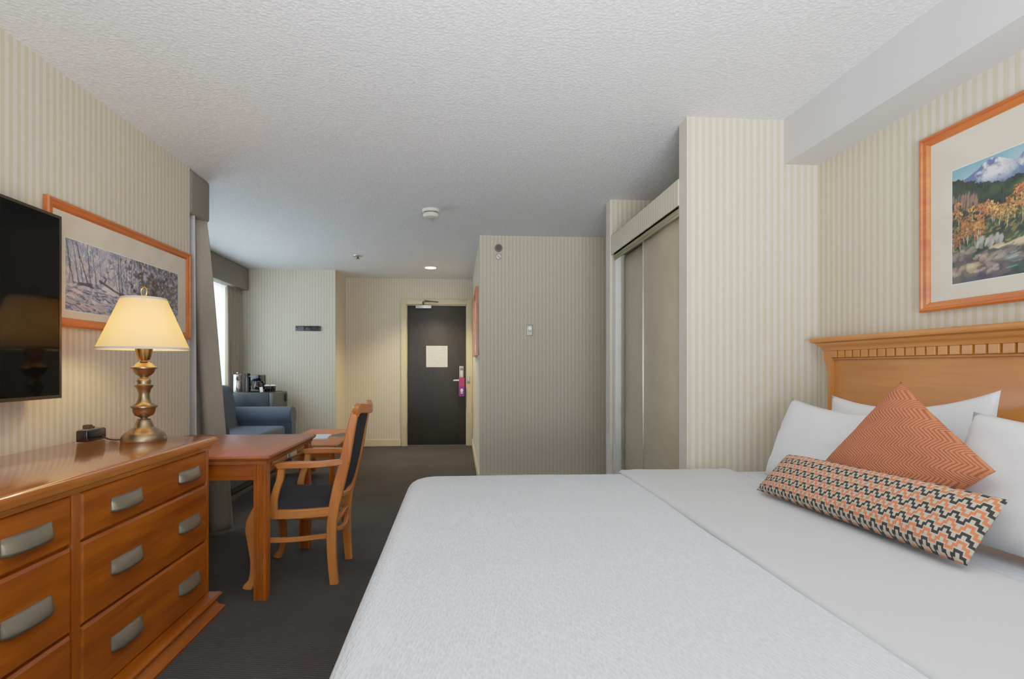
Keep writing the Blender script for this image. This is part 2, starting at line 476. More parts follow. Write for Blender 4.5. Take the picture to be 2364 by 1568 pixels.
def paint_mountain(nx, ny):
    """v up, u from the left edge"""
    asp = 1.72; rng = np.random.RandomState(33); rag = fbm(nx, ny, 80, 46, 41, 3)
    n1, n2 = fbm(nx, ny, 9, 7, 42), fbm(nx, ny, 30, 20, 43)
    v, u = np.mgrid[0:1:ny*1j, 0:1:nx*1j]
    im = lerp(cc(112, 156, 174), cc(158, 188, 196), np.clip((1-v)*4.5+(n1-.5), 0, 1))
    def pick(*cols): return cc(*cols[rng.randint(len(cols))])+rng.randn(3)*6
    X = [0, .06, .12, .17, .20, .235, .27, .31, .35, .42, .5, .6, .7, .8, .9, 1.0]
    Y = [.86, .88, .92, .975, .985, .965, .93, .90, .955, .985, .96, .92, .95, .93, .9, .88]
    ridge = np.interp(u, X, Y)+(n2-.5)*.02
    lit = np.clip(((u-.20)*5+(ridge-v)*1.4)*2.2+(n2-.5)*3.4+.35, 0, 1)*np.clip((v-.76)*11, 0, 1)
    l2 = np.clip((.42-(ridge-v)*6)+(n2-.5)*3.4+np.sin((u*60+v*30))*.12, 0, 1); k2 = np.clip((u-.25)*14+(n2-.5)*2, 0, 1); lit = lit*(1-k2)+l2*k2
    mt = lerp(cc(84, 100, 138), cc(214, 214, 216), lit)
    im = np.where((v < ridge)[..., None], mt, im)
    fl = np.interp(u, [0, .08, .16, .24, .34, .5, .7, 1], [.92, .865, .80, .765, .78, .84, .86, .8])+(rag-.5)*.05
    im = np.where((v < fl)[..., None], lerp(cc(24, 36, 32), cc(52, 68, 46), np.clip((n2-.35)*2.5, 0, 1)), im)
    hl = np.interp(u, [0, .19, .34, .5, 1], [0, .62, .79, .80, .78]); hm = np.clip((hl+(n2-.5)*.05-v)*16, 0, 1)*np.clip((v-.62-(n2-.5)*.08)*10, 0, 1)
    im = im*(1-hm[..., None])+lerp(cc(50, 74, 44), cc(80, 98, 58), np.clip(n2*2-.5, 0, 1))*hm[..., None]
    for k in range(420):
        x, y = rng.rand(), .52+.36*rng.rand()
        if y < np.interp(x, [0, .08, .16, .24, .34, .5, 1], [.90, .84, .78, .70, .68, .7, .7]):
            dab(im, x, y, .05+.04*rng.rand(), .012, 1.57, pick((20, 32, 28), (38, 54, 40), (28, 44, 38), (52, 62, 40)), asp, .8)
    for k in range(46):
        x, y = .005+.125*rng.rand(), .64+.10*rng.rand()
        dab(im, x, y, .08, .018, 1.5, pick((96, 84, 82), (130, 106, 96), (70, 62, 64), (146, 104, 76)), asp, .85)
    for k in range(500):
        x = rng.rand(); y = .26+.24*rng.rand()
        dab(im, x, y, .05, .02, .6+rng.randn()*.4, pick((64, 78, 40), (92, 104, 52), (116, 120, 60), (50, 58, 34), (134, 110, 60)), asp, .8, rag)
    def tree(x, y, r, base):
        dab(im, x, y-r*1.0, r*2.0, .008, 1.57+.06*rng.randn(), cc(196, 182, 162), asp, .85)
        for k in range(int(20+r*300)):
            a = rng.rand()*6.28; q = r*math.sqrt(rng.rand())
            sh = .72+.5*rng.rand()-.25*(math.sin(a) < -.2)
            dab(im, x+q*math.cos(a)/asp*.8, y+q*math.sin(a)*1.15, .022, .014, rng.rand()*3, base*sh, asp, .85)
    G = [cc(190, 124, 60), cc(200, 138, 64), cc(176, 104, 52), cc(206, 150, 78), cc(188, 112, 66)]
    for x in np.linspace(.0, 1, 30): tree(x+.012*rng.randn(), .60-.05*math.sin(x*8)+.03*rng.randn(), .035+.015*rng.rand(), G[rng.randint(5)])
    tree(.31, .65, .04, cc(206, 110, 66)); tree(.33, .67, .035, cc(200, 104, 62))
    for x, y, r in ((.20, .56, .06), (.235, .53, .065), (.27, .50, .06), (.30, .54, .055), (.335, .52, .06), (.16, .55, .05), (.4, .52, .06), (.5, .5, .06), (.62, .52, .07), (.75, .5, .06)): tree(x, y, r, G[rng.randint(5)])
    for k in range(13): tree(.005+.15*rng.rand(), .38+.15*rng.rand(), .05+.02*rng.rand(), G[rng.randint(3)]*.92)
    for k in range(26):
        x, y = .13+.12*rng.rand(), .28+.06*rng.rand(); dab(im, x, y, .07, .03, 1.3, pick((150, 146, 144), (120, 112, 110), (176, 166, 156)), asp, .8)
    for k in range(60):
        x = .16+.84*rng.rand(); dab(im, x, .23+.10*(x-.16)+.018*rng.randn(), .14, .03, .14, pick((206, 184, 150), (190, 166, 130), (176, 150, 118)), asp, .8)
    rk = ((.03, .22, .11, .13), (.08, .25, .10, .10), (.02, .09, .12, .12), (.10, .10, .17, .15), (.17, .17, .12, .10), (.20, .08, .13, .10), (.25, .16, .18, .10), (.31, .13, .16, .09), (.30, .19, .14, .06), (.4, .1, .2, .1), (.6, .06, .25, .1), (.85, .08, .25, .12))
    for k in range(50): dab(im, .28*rng.rand(), .22*rng.rand(), .12, .07, .2, pick((58, 54, 58), (76, 68, 68)), asp, .85)
    for x, y, L, w in rk:
        c = pick((120, 106, 98), (138, 122, 112), (104, 96, 98))
        dab(im, x, y, L, w, .1, c*.62, asp, .95)
        for k in range(16): dab(im, x-.01+.02*rng.randn(), y+w*.16+.018*rng.randn(), L*.45, w*.3, .25+.2*rng.randn(), c*(.8+.5*rng.rand()), asp, .6)
    for k in range(90):
        x = .27+.73*rng.rand(); y = .04+.10*rng.rand()+.12*(x-.27)
        if rng.rand() < .75: dab(im, x, min(y, .2), .10, .016, .1, pick((66, 116, 112), (90, 140, 138), (44, 84, 84), (140, 170, 168)), asp, .8)
    return im

def paint_plain(nx, ny):
    n1 = fbm(nx, ny, 6, 5, 31); return lerp(cc(120, 96, 74), cc(186, 160, 124), np.clip((n1-.5)*3+.5, 0, 1))

def print_mesh(name, f, a0, a1, b0, b1, nx, ny, img, m, parent):
    """f(a,b)->xyz; img row0 = b0"""
    bm = NB()
    vs = [[bm.verts.new(f(a0+(a1-a0)*i/(nx-1), b0+(b1-b0)*j/(ny-1))) for i in range(nx)] for j in range(ny)]
    for j in range(ny-1):
        for i in range(nx-1):
            bm.faces.new((vs[j][i], vs[j][i+1], vs[j+1][i+1], vs[j+1][i]))
    bm.verts.index_update()
    o = obj(name, bm, m, parent, smooth=0, normals=False)
    a = o.data.color_attributes.new('paint', 'FLOAT_COLOR', 'POINT')
    lin = np.clip(img, 0, 255)/255; lin = np.where(lin <= .04045, lin/12.92, ((lin+.055)/1.055)**2.4)
    buf = np.ones((ny*nx, 4), np.float32); buf[:, :3] = lin.reshape(-1, 3)
    a.data.foreach_set('color', buf.ravel())
    return o

# ================================================================== ROOM
CZ = 2.40
XL, XR = -1.706, 1.85
YB, YE = -1.7, 7.52
XW = -2.85
def wall(name, a, b, m): return struct(name, B(a, b), m, smooth=0)

struct('floor', B((XW-.1, YB-.1, -.1), (XR+.1, YE+.1, 0)), M['carpet'], smooth=0)
struct('ceiling', B((XW-.1, YB-.1, CZ), (XR+.1, YE+.1, CZ+.1)), M['ceil'], smooth=0)
wall('wall_left', (XL-.1, YB, 0), (XL, 3.43, CZ), M['wpy'])
wall('wall_right', (XR, YB, 0), (XR+.1, YE, CZ), M['wpy'])
wall('wall_bay_near', (XW-.1, 3.33, 0), (XL-.1, 3.43, CZ), M['wpx'])
# left wall of the bay with a window opening  Y 4.1..6.55, Z .75..2.12
bm = NB(); WY0, WY1, WZ0, WZ1 = 4.05, 6.55, .80, 2.16
box(bm, (XW-.1, 3.43, 0), (XW, WY0, CZ)); box(bm, (XW-.1, WY1, 0), (XW, 6.9, CZ))
box(bm, (XW-.1, WY0, 0), (XW, WY1, WZ0)); box(bm, (XW-.1, WY0, WZ1), (XW, WY1, CZ))
struct('wall_bay_window', bm, M['wpy'], smooth=0)
wall('wall_alcove', (XW-.1, 6.9, 0), (-1.6, 7.0, CZ), M['wpx'])
wall('wall_alcove_return', (-1.7, 7.0, 0), (-1.6, YE, CZ), M['wpy'])
# entry wall with door opening
DX0, DX1, DZ = -.744, .122, 2.03
bm = NB()
box(bm, (-1.7, YE, 0), (DX0, YE+.12, CZ)); box(bm, (DX1, YE, 0), (.303, YE+.12, CZ)); box(bm, (DX0, YE, DZ), (DX1, YE+.12, CZ))
struct('wall_entry', bm, M['wpx'], smooth=0)
wall('wall_hall_right', (.203, 5.1, 0), (.303, YE, CZ), M['wpy'])
wall('wall_bathroom', (.203, 5.0, 0), (XR, 5.1, CZ), M['wpx'])
wall('wall_pillar', (1.155, 2.562, 0), (XR, 2.655, CZ), M['wpx'])
bm = NB(); box(bm, (1.145, 3.87, 0), (XR, 3.97, CZ)); struct('wall_closet_end', bm, M['wpx'], smooth=0)
bm = NB(); box(bm, (1.15, 2.655, 1.98), (1.25, 3.87, 2.117)); struct('wall_closet_header', bm, M['wpy'], smooth=0)
struct('trim_closet_lid', B((1.25, 2.655, 2.06), (XR, 3.87, 2.09)), M['trim'], smooth=0)
struct('ceiling_beam', B((1.668, YB, 2.172), (XR, 2.562, CZ)), M['beam'], smooth=0)
# back wall with a window behind the camera
bm = NB(); BX0, BX1, BZ0, BZ1 = -1.0, 1.35, .75, 2.2
box(bm, (XL-.1, YB-.1, 0), (BX0, YB, CZ)); box(bm, (BX1, YB-.1, 0), (XR+.1, YB, CZ))
box(bm, (BX0, YB-.1, 0), (BX1, YB, BZ0)); box(bm, (BX0, YB-.1, BZ1), (BX1, YB, CZ))
struct('wall_back', bm, M['wpx'], smooth=0)

# windows (frame + pane)
def window(name, bmf, bmp):
    w = struct(name, bmf, M['whiteplastic']); obj('pane', bmp, M['glass'], w, smooth=0); return w
bm = NB()
for y in (WY0, (WY0+WY1)/2-.02, WY1-.04): box(bm, (XW-.09, y, WZ0), (XW-.03, y+.04, WZ1), .004)
for z in (WZ0, WZ1-.04): box(bm, (XW-.09, WY0, z), (XW-.03, WY1, z+.04), .004)
window('window_1', bm, B((XW-.063, WY0+.01, WZ0+.01), (XW-.057, WY1-.01, WZ1-.01)))
bm = NB()
for x in (BX0, (BX0+BX1)/2-.02, BX1-.04): box(bm, (x, YB-.08, BZ0), (x+.04, YB-.03, BZ1), .004)
for z in (BZ0, BZ1-.04): box(bm, (BX0, YB-.08, z), (BX1, YB-.03, z+.04), .004)
window('window_2', bm, B((BX0+.01, YB-.057, BZ0+.01), (BX1-.01, YB-.053, BZ1-.01)))

# baseboards
def bboard(name, a, b): struct(name, B(a, b, .004, 1), M['trim'])
bboard('baseboard_entry', (-1.6, 7.506, 0), (-.822, 7.52, .10))
bboard('baseboard_alcove', (XW, 6.886, 0), (-1.6, 6.9, .10))
bboard('baseboard_alcove_return', (-1.6, 6.9, 0), (-1.588, 7.506, .10))
bboard('baseboard_hall', (.19, 5.0, 0), (.203, 7.48, .10))
bboard('baseboard_bathroom', (.203, 4.987, 0), (XR, 5.0, .10))
bboard('baseboard_left', (XL, YB, 0), (XL+.013, 3.43, .10))
bboard('baseboard_bay', (XW, 3.43, 0), (XW+.013, 6.886, .10))

# entry door and frame
bm = NB()
box(bm, (-.818, 7.49, 0), (DX0, 7.53, 2.108), .005); box(bm, (DX1, 7.49, 0), (.2, 7.53, 2.108), .005)
box(bm, (DX0, 7.49, DZ), (DX1, 7.53, 2.108), .005)
box(bm, (DX0, 7.53, 0), (DX0+.012, 7.62, DZ)); box(bm, (DX1-.012, 7.53, 0), (DX1, 7.62, DZ)); box(bm, (DX0, 7.53, DZ-.012), (DX1, 7.62, DZ))
tf = struct('trim_entry_door', bm, M['trim'])
obj('strike_plate', B((.128, 7.484, .90), (.165, 7.491, 1.0), .002), M['nickel'], tf)
door = struct('door_1', B((DX0+.013, 7.53, .012), (DX1-.013, 7.575, DZ-.014), .003), M['darkdoor'])
obj('lock_plate', B((.012, 7.505, .925), (.075, 7.53, 1.145), .006), M['nickel'], door)
obj('lock_display', B((.022, 7.500, 1.085), (.066, 7.506, 1.125), .002), M['greyplastic'], door)
bm = NB(); lathe(bm, [(.0, -.06), (.014, -.06), (.014, 0), (.0, 0)], (.044, 7.505, .945), 16, 'Y')
sweep(bm, [(.05, 7.452, .945, .02, .016), (-.03, 7.447, .944, .02, .014), (-.075, 7.45, .942, .016, .012)], (0, 1, 0))
obj('lever_handle', bm, M['nickel'], door)
bm = NB(); box(bm, (-.61, 7.47, 1.972), (-.385, 7.53, 2.022), .006)
cl = obj('closer_body', bm, M['nickel'], door)
bm = NB(); sweep(bm, [(-.50, 7.50, 2.02, .02, .02), (-.505, 7.48, 2.066, .02, .02)], (1, 0, 0), 2)
sweep(bm, [(-.51, 7.475, 2.064, .014, .012), (-.40, 7.44, 2.066, .014, .012), (-.29, 7.465, 2.06, .014, .012)], (0, 0, 1))
sweep(bm, [(-.29, 7.468, 2.06, .014, .012), (-.49, 7.478, 2.085, .012, .01)], (0, 0, 1))
obj('closer_arm', bm, M['bezel'], door)
for z in (.25, 1.0, 1.75): obj('hinge', lathe(NB(), [(0, 0), (.009, 0), (.009, .1), (0, .1)], (DX0+.004, 7.522, z), 10), M['nickel'], door)

ns = thing('notice_sheet', (-.31, 7.53, 1.13), 'white paper notice fixed to the dark entry door', 'notice')
obj('sheet', B((-.462, 7.5255, 1.132), (-.158, 7.5285, 1.437)), M['paper'], ns)
bm = NB()
rr = random.Random(3)
for k in range(16):
    z = 1.415-k*.018; x = -.445
    while x < -.18:
        w = .01+.03*rr.random()
        box(bm, (x, 7.5247, z), (min(x+w, -.175), 7.5256, z+.004)); x += w+.008
obj('printing', bm, M['ink'], ns)
hg = thing('door_hanger', (.05, 7.45, .71), 'purple and magenta card hanger on the entry door lever', 'door hanger')
bm = NB(); prism(bm, rrect(.006, .086, .715, .865, .02), 7.432, 7.4345, lambda a, b, h: (a, h, b)); obj('card', bm, M['purple'], hg)
bm = NB()
out = rrect(.006, .086, .86, .985, .03)
prism(bm, [(.006, .86), (.086, .86), (.086, .975), (.07, .985), (.022, .985), (.006, .975)], 7.4322, 7.4347, lambda a, b, h: (a, h, b)); obj('hook_end', bm, M['magenta'], hg)
bm = NB(); prism(bm, [(.046+.02*math.cos(2*PI*k/20), .80+.026*math.sin(2*PI*k/20)) for k in range(20)], 7.4305, 7.432, lambda a, b, h: (a, h, b))
box(bm, (.03, 7.4305, .755), (.062, 7.432, .768)); obj('emblem', bm, M['paper'], hg)

# closet sliding doors and track
bm = NB()
box(bm, (1.155, 2.66, 1.965), (1.30, 3.80, 1.98)); box(bm, (1.155, 2.66, 1.925), (1.163, 3.80, 1.98), .002); box(bm, (1.152, 2.66, 1.94), (1.158, 3.80, 1.962), .002)
struct('trim_closet_track', bm, M['track'])
bm = NB(); box(bm, (1.168, 3.80, 0), (1.212, 3.87, 1.98), .004)
struct('trim_closet_jamb', bm, M['jamb'])
d2 = struct('door_2', B((1.185, 2.66, .02), (1.21, 3.275, 1.955), .003), M['closet'])
obj('edge_strip', B((1.180, 3.262, .02), (1.212, 3.278, 1.955), .002), M['nickel'], d2)
d3 = struct('door_3', B((1.235, 3.2, .02), (1.26, 3.80, 1.955), .003), M['closet'])

# ================================================================== CURTAINS
vn = obj('valance', B((-2.84, 3.435, 2.115), (-1.698, 3.69, 2.395), .022, 4), M['valance'])
tag(vn, 'taupe fabric valance box over the near curtain where the left wall ends', 'valance')
cur = thing('curtain', (-2.1, 3.55, 0), 'full length taupe curtain hanging at the end of the left wall behind the lamp', 'curtain')
def drape(name, x0t, x1t, x0b, x1b, y, amp, per, z0, z1, m, parent, axis='x', flare=0, nz=30, ph=0):
    bm = NB(); nx = int(abs(x1t-x0t)/per*10)+4; rows = []
    for j in range(nz+1):
        t = j/nz; z = z1+(z0-z1)*t; r = []
        for i in range(nx+1):
            s = i/nx
            a = x0t+(x1t-x0t)*s; b = x0b+(x1b-x0b)*s
            tt = t**.85
            x = a+(b-a)*tt
            w = amp*(.65+.5*t)*math.sin(2*PI*abs(x1t-x0t)*s/per+ph+.4*math.sin(3*t))+flare*t
            r.append(bm.verts.new((x, y+w, z) if axis == 'x' else (y+w, x, z)))
        rows.append(r)
    for A, D in zip(rows, rows[1:]):
        for i in range(nx): bm.faces.new((A[i], A[i+1], D[i+1], D[i]))
    o = obj(name, bm, m, parent, smooth=180)
    md = o.modifiers.new('thick', 'SOLIDIFY'); md.thickness = .006; md.offset = 0
    return o
drape('panel', -1.690, -2.45, -1.545, -2.5, 3.60, .035, .15, .02, 2.112, M['curtain'], cur, ph=1.2, flare=.05)
drape('lining', -1.701, -1.9, -1.690, -1.9, 3.485, .012, .2, .02, 2.112, M['lining'], cur, ph=0)

v2 = obj('valance', B((-2.845, 3.95, 2.115), (-2.69, 6.89, 2.395), .008), M['valance'])
tag(v2, 'taupe fabric valance box above the far window in the sitting bay', 'valance')
sh = thing('sheer_curtain', (-2.8, 5.3, 0), 'translucent white sheer curtain glowing over the far window', 'curtain')
drape('panel', 4.0, 6.50, 4.0, 6.50, -2.815, .010, .11, .42, 2.112, M['sheer'], sh, 'y')
fc = thing('curtain', (-2.75, 6.7, 0), 'narrow taupe curtain drawn back in the corner behind the ice bucket', 'curtain')
drape('panel', 6.45, 6.87, 6.45, 6.87, -2.775, .018, .10, .04, 2.112, M['curtain'], fc, 'y')

# ================================================================== CEILING FITTINGS
sd = thing('smoke_detector', (-.221, 4.22, CZ), 'round white smoke detector on the ceiling in the middle of the room', 'smoke detector')
obj('base_ring', lathe(NB(), [(0, 0), (.07, 0), (.07, -.018), (.066, -.022), (0, -.022)], (-.221, 4.22, CZ), 40), M['whiteplastic'], sd)
bm = lathe(NB(), [(.056, -.022), (.056, -.036), (0, -.036)], (-.221, 4.22, CZ), 40)
obj('vent_slot', bm, M['greyplastic'], sd)
obj('cover', lathe(NB(), [(.0, -.034), (.063, -.034), (.064, -.046), (.054, -.060), (.02, -.063), (0, -.063)], (-.221, 4.22, CZ), 40), M['whiteplastic'], sd)
sp = thing('sprinkler', (-1.141, 6.0, CZ), 'small metal fire sprinkler head on the ceiling near the alcove', 'sprinkler')
obj('plate', lathe(NB(), [(0, 0), (.055, 0), (.05, -.010), (.018, -.014), (0, -.014)], (-1.141, 6.0, CZ), 24), M['nickel'], sp)
bm = lathe(NB(), [(0, -.014), (.010, -.014), (.008, -.034), (0, -.034)], (-1.141, 6.0, CZ), 12)
lathe(bm, [(0, -.034), (.022, -.035), (.022, -.038), (0, -.038)], (-1.141, 6.0, CZ), 16)
obj('nozzle', bm, M['bezel'], sp)
dl = thing('downlight', (-.353, 6.637, CZ), 'lit round recessed downlight in the ceiling before the entry door', 'light')
obj('trim_ring', lathe(NB(), [(.068, -.001), (.09, -.001), (.09, -.006), (.070, -.010), (.068, -.001)], (-.353, 6.637, CZ), 40, cap=False), M['whiteplastic'], dl)
obj('lens', lathe(NB(), [(0, -.003), (.067, -.003), (.06, -.008), (0, -.009)], (-.353, 6.637, CZ), 32), M['downlight'], dl)

# ================================================================== WALL FITTINGS
ws = thing('wall_alarm', (.386, 5.0, 2.28), 'round grey perforated alarm disc high on the bathroom wall', 'alarm')
obj('housing', lathe(NB(), [(0, 0), (.038, 0), (.038, -.012), (.034, -.016), (0, -.016)], (.386, 5.0, 2.279), 32, 'Y'), M['greyplastic'], ws)
for r in (.008, .016, .024): bm = lathe(NB(), [(r-.0022, -.0165), (r+.0022, -.0165), (r+.0022, -.018), (r-.0022, -.018), (r-.0022, -.0165)], (.386, 5.0, 2.279), 24, 'Y', cap=False); obj('grille_ring', bm, M['black'], ws)
st = thing('prohibition_sticker', (.386, 5.0, 2.16), 'small round sticker with a diagonal bar beneath the alarm disc', 'sticker')
bm = NB(); lathe(bm, [(.026, 0), (.031, 0), (.031, -.0016), (.026, -.0016), (.026, 0)], (.386, 5.0, 2.198), 32, 'Y', cap=False)
box(bm, (-.028, -.0015, -.0025), (.028, 0, .0025), mat=Matrix.Translation((.386, 5.0, 2.198)) @ Matrix.Rotation(PI/4, 4, 'Y'))
obj('symbol', bm, M['greyplastic'], st)
obj('disc', lathe(NB(), [(0, .002), (.0258, .002), (.0258, -.001), (0, -.001)], (.386, 5.0, 2.198), 24, 'Y'), M['paper'], st)
tp = thing('thermostat', (.685, 5.0, 1.43), 'small upright cream thermostat plate in the middle of the bathroom wall', 'thermostat')
obj('plate', B((.65, 4.986, 1.432), (.72, 5.002, 1.542), .004), M['whiteplastic'], tp)
obj('border', slab(NB(), (.653, .717, 1.435, 1.539), [(0, 4.9858), (0, 4.984), (-.004, 4.984), (-.004, 4.9858)], lambda a, b, h: (a, h, b), (False, False)), M['bezel'], tp)
obj('dial', lathe(NB(), [(0, 0), (.02, 0), (.018, -.012), (0, -.012)], (.685, 4.986, 1.506), 24, 'Y'), M['nickel'], tp)
bm = NB(); box(bm, (.660, 4.984, 1.474), (.710, 4.986, 1.477)); obj('mark_line', bm, M['bezel'], tp)

cr = thing('coat_rack', (-1.945, 6.9, 1.6), 'short black coat rack with hooks on the alcove wall', 'coat rack')
obj('board', B((-2.105, 6.875, 1.60), (-1.785, 6.902, 1.664), .004), M['black'], cr)
for k in range(4):
    x = -2.075+k*.087
    bm = tube(NB(), [(x, 6.875, 1.645), (x, 6.845, 1.64), (x, 6.835, 1.655)], .005)
    sphere(bm, (x, 6.834, 1.657), .008, n=10)
    tube(bm, [(x, 6.875, 1.625), (x, 6.85, 1.612), (x, 6.845, 1.622)], .004)
    obj('hook', bm, M['bezel'], cr)

# ---- framed pictures
def framed(name, label, f, rect, pr, fw, depth, fm, img_fn, nx, ny, group=None):
    """f(a,b,h): a along wall, b height, h off the wall"""
    a0, a1, b0, b1 = rect
    base = f((a0+a1)/2, b0, 0)
    t = thing(name, base, label, 'picture', group)
    prof = [(0, .003), (0, depth*.8), (-.006, depth), (-fw*.35, depth*.95), (-fw*.45, depth*.75), (-fw*.8, depth*.7), (-fw, depth*.4), (-fw, .004)]
    obj('picture_frame', slab(NB(), rect, prof, f, (False, False)), fm, t, smooth=25)
    obj('mat_board', slab(NB(), (a0+fw, a1-fw, b0+fw, b1-fw), [(.004, .004), (.004, .0075)], f), M['mat'], t, smooth=0)
    p0, p1, q0, q1 = pr
    obj('print_edge', slab(NB(), pr, [(.004, .0076), (.004, .0082), (0, .0079)], f, (False, True)), M['paper'], t, smooth=0)
    print_mesh('art_print', lambda a, b: f(a, b, .0086), p0, p1, q0, q1, nx, ny, img_fn(nx, ny), print_mat(name+'_paint'), t)
    return t
framed('framed_picture', 'wide framed painting of a snowy wooded creek behind the lamp', lambda a, b, h: (XL+h, a, b), (2.255, 3.405, 1.305, 1.842),
       (2.37, 3.275, 1.38, 1.693), .040, .026, M['framey'], paint_winter, 420, 145)
framed('framed_picture', 'large framed autumn mountain landscape above the headboard', lambda a, b, h: (XR-h, -a, b), (-1.948, -.97, 1.346, 2.03),
       (-1.822, -1.096, 1.439, 1.862), .036, .028, M['framey'], paint_mountain, 520, 300)
framed('framed_picture', 'narrow glimpse of a wood framed picture on the hall wall beside the entry door', lambda a, b, h: (.203-h, -a, b), (-6.26, -5.25, 1.25, 1.95),
       (-6.1, -5.41, 1.40, 1.80), .045, .03, M['framey'], paint_plain, 40, 40)

# ---- television
tv = thing('television', (-1.60, 1.58, 1.005), 'flat black wall television left of the lamp cut by the frame', 'television')
obj('housing', B((-1.640, .95, 1.005), (-1.600, 2.212, 1.738), .006), M['bezel'], tv)
obj('bezel', slab(NB(), (.95, 2.212, 1.005, 1.738), [(-.001, -1.602), (-.001, -1.597), (-.012, -1.597), (-.012, -1.600)], lambda a, b, h: (h, a, b), (False, False)), M['bezel'], tv)
obj('screen', B((-1.6002, .962, 1.019), (-1.5985, 2.2, 1.726)), M['screen'], tv, smooth=0)
bm = NB(); box(bm, (XL+.001, 1.35, 1.2), (-1.69, 1.8, 1.55), .003); box(bm, (-1.69, 1.42, 1.25), (-1.64, 1.47, 1.5)); box(bm, (-1.69, 1.68, 1.25), (-1.64, 1.73, 1.5))
obj('wall_mount', bm, M['black'], tv)

# ================================================================== DRESSER
DT = .81; FX = -1.145; BXK = -1.63; DY0, DY1 = -.02, 2.475
ds = thing('dresser', (-1.39, (DY0+DY1)/2, 0), 'long honey wood dresser with metal cup pulls along the left wall', 'dresser')
obj('top', slab(NB(), (BXK, FX, DY0, DY1), [(-.02, DT-.062), (.004, DT-.058), (.008, DT-.048), (.010, DT-.042), (.020, DT-.036), (.026, DT-.022), (.024, DT-.008), (.018, DT-.002), (.012, DT)]), M['top'], ds, smooth=35)
bm = B((BXK, DY0, .06), (FX-.02, DY1, DT-.06)); 
obj('carcass', bm, M['woodz'], ds, smooth=0)
COLS = [(.0, .80), (.835, 1.625), (1.66, 2.455)]
for y0, y1 in ((DY0, 0), (.80, .835), (1.625, 1.66), (2.455, DY1)): obj('stile', B((FX-.022, y0, .085), (FX, y1, DT-.058), .002), M['woodz'], ds, smooth=30)
obj('base_molding', slab(NB(), (BXK, FX, DY0, DY1), [(.05, 0), (.052, .012), (.030, .03), (.024, .045), (.036, .064), (.042, .074), (.036, .083), (.012, .09), (-.01, .094)]), M['woody'], ds, smooth=35)
def cup_pull(y, z, L=.165, H=.046, D=.024, x=FX, m=None):
    bm = NB(); na, nb = 24, 6; rows = []
    for j in range(nb+1):
        b = j/nb; r = []
        for i in range(na+1):
            a = 2*i/na-1
            d = D*(1-abs(a)**2.6)**.5
            r.append(bm.verts.new((x+.003+d*math.sin(b*PI/2)**.8, y+a*L/2, z+H/2-H*b)))
        rows.append(r)
    for A, Dn in zip(rows, rows[1:]):
        for i in range(na): bm.faces.new((A[i], A[i+1], Dn[i+1], Dn[i]))
    top = [bm.verts.new((x, y+(2*i/na-1)*L/2, z+H/2)) for i in range(na+1)]
    for i in range(na): bm.faces.new((top[i], top[i+1], rows[0][i+1], rows[0][i]))
    for s in (0, na):
        w = [bm.verts.new((x, rows[j][s].co.y, rows[j][s].co.z)) for j in range(nb+1)]
        for j in range(nb): bm.faces.new((w[j], w[j+1], rows[j+1][s], rows[j][s]))
    return bm
def add_pull(parent, y, z, **k):
    o = obj('handle', cup_pull(y, z, **k), M['pewter'], parent, smooth=50)
    md = o.modifiers.new('thick', 'SOLIDIFY'); md.thickness = .0022; md.offset = -1
    return o
for y0, y1 in COLS:
    for z0, z1 in ((.602, .748), (.343, .594), (.096, .335)):
        bm = slab(NB(), (y0+.003, y1-.003, z0, z1), [(0, FX-.021), (0, FX-.006), (-.008, FX+.002), (-.016, FX+.003)], lambda a, b, h: (h, a, b))
        dr = obj('drawer', bm, M['woody'], ds, smooth=20)
        for yy in (y0+.215, y1-.165):
            add_pull(dr, yy, (z0+z1)/2, x=FX+.003)

# ================================================================== DESK
DKX0, DKX1, DKY0, DKY1, DKZ = -1.665, -.93, 2.585, 3.365, .705
dk = thing('desk', (-1.31, 2.975, 0), 'small wooden writing desk with fluted legs beside the dresser', 'desk')
obj('top', slab(NB(), (DKX0, DKX1, DKY0, DKY1), [(-.004, DKZ-.048), (.002, DKZ-.046), (.006, DKZ-.036), (.008, DKZ-.028), (.018, DKZ-.022), (.024, DKZ-.012), (.022, DKZ-.003), (.015, DKZ)]), M['desktop'], dk, smooth=35)
def fluted(x0, y0, w, z0, z1):
    s = []; g = .0035; k = 3
    def side(p, q):
        d = (V(q)-V(p)); nrm = V((-d.y, d.x)).normalized(); pts = [V(p)]
        for i in range(k):
            c = .25+.25*i; hw = .075
            for t, dep in ((c-hw, 0), (c-hw*.6, g), (c+hw*.6, g), (c+hw, 0)): pts.append(V(p)+d*t+nrm*dep)
        return [tuple(v) for v in pts]
    a, b, c, d = (x0, y0), (x0+w, y0), (x0+w, y0+w), (x0, y0+w)
    return prism(NB(), side(a, b)+side(b, c)+side(c, d)+side(d, a), z0, z1)
LW = .058
for x in (DKX0, DKX1-LW):
    for y in (DKY0, DKY1-LW):
        obj('leg', fluted(x, y, LW, 0, DKZ-.047), M['woodz'], dk, smooth=0)
AZ0, AZ1 = .582, DKZ-.047
bm = NB(); box(bm, (DKX0+LW, DKY0+.012, AZ0), (DKX1-LW, DKY0+.032, AZ1)); box(bm, (DKX0+LW, DKY0+.010, AZ0+.0), (DKX1-LW, DKY0+.013, AZ0+.012), .001)
obj('side_apron', bm, M['woodx'], dk, smooth=0)
obj('side_apron', B((DKX0+LW, DKY1-.032, AZ0), (DKX1-LW, DKY1-.012, AZ1)), M['woodx'], dk, smooth=0)
obj('back_apron', B((DKX0+.01, DKY0+LW, AZ0), (DKX0+.03, DKY1-LW, AZ1)), M['woody'], dk, smooth=0)
bm = NB(); f = lambda a, b, h: (h, a, b)
ya, yb = DKY0+LW, DKY1-LW
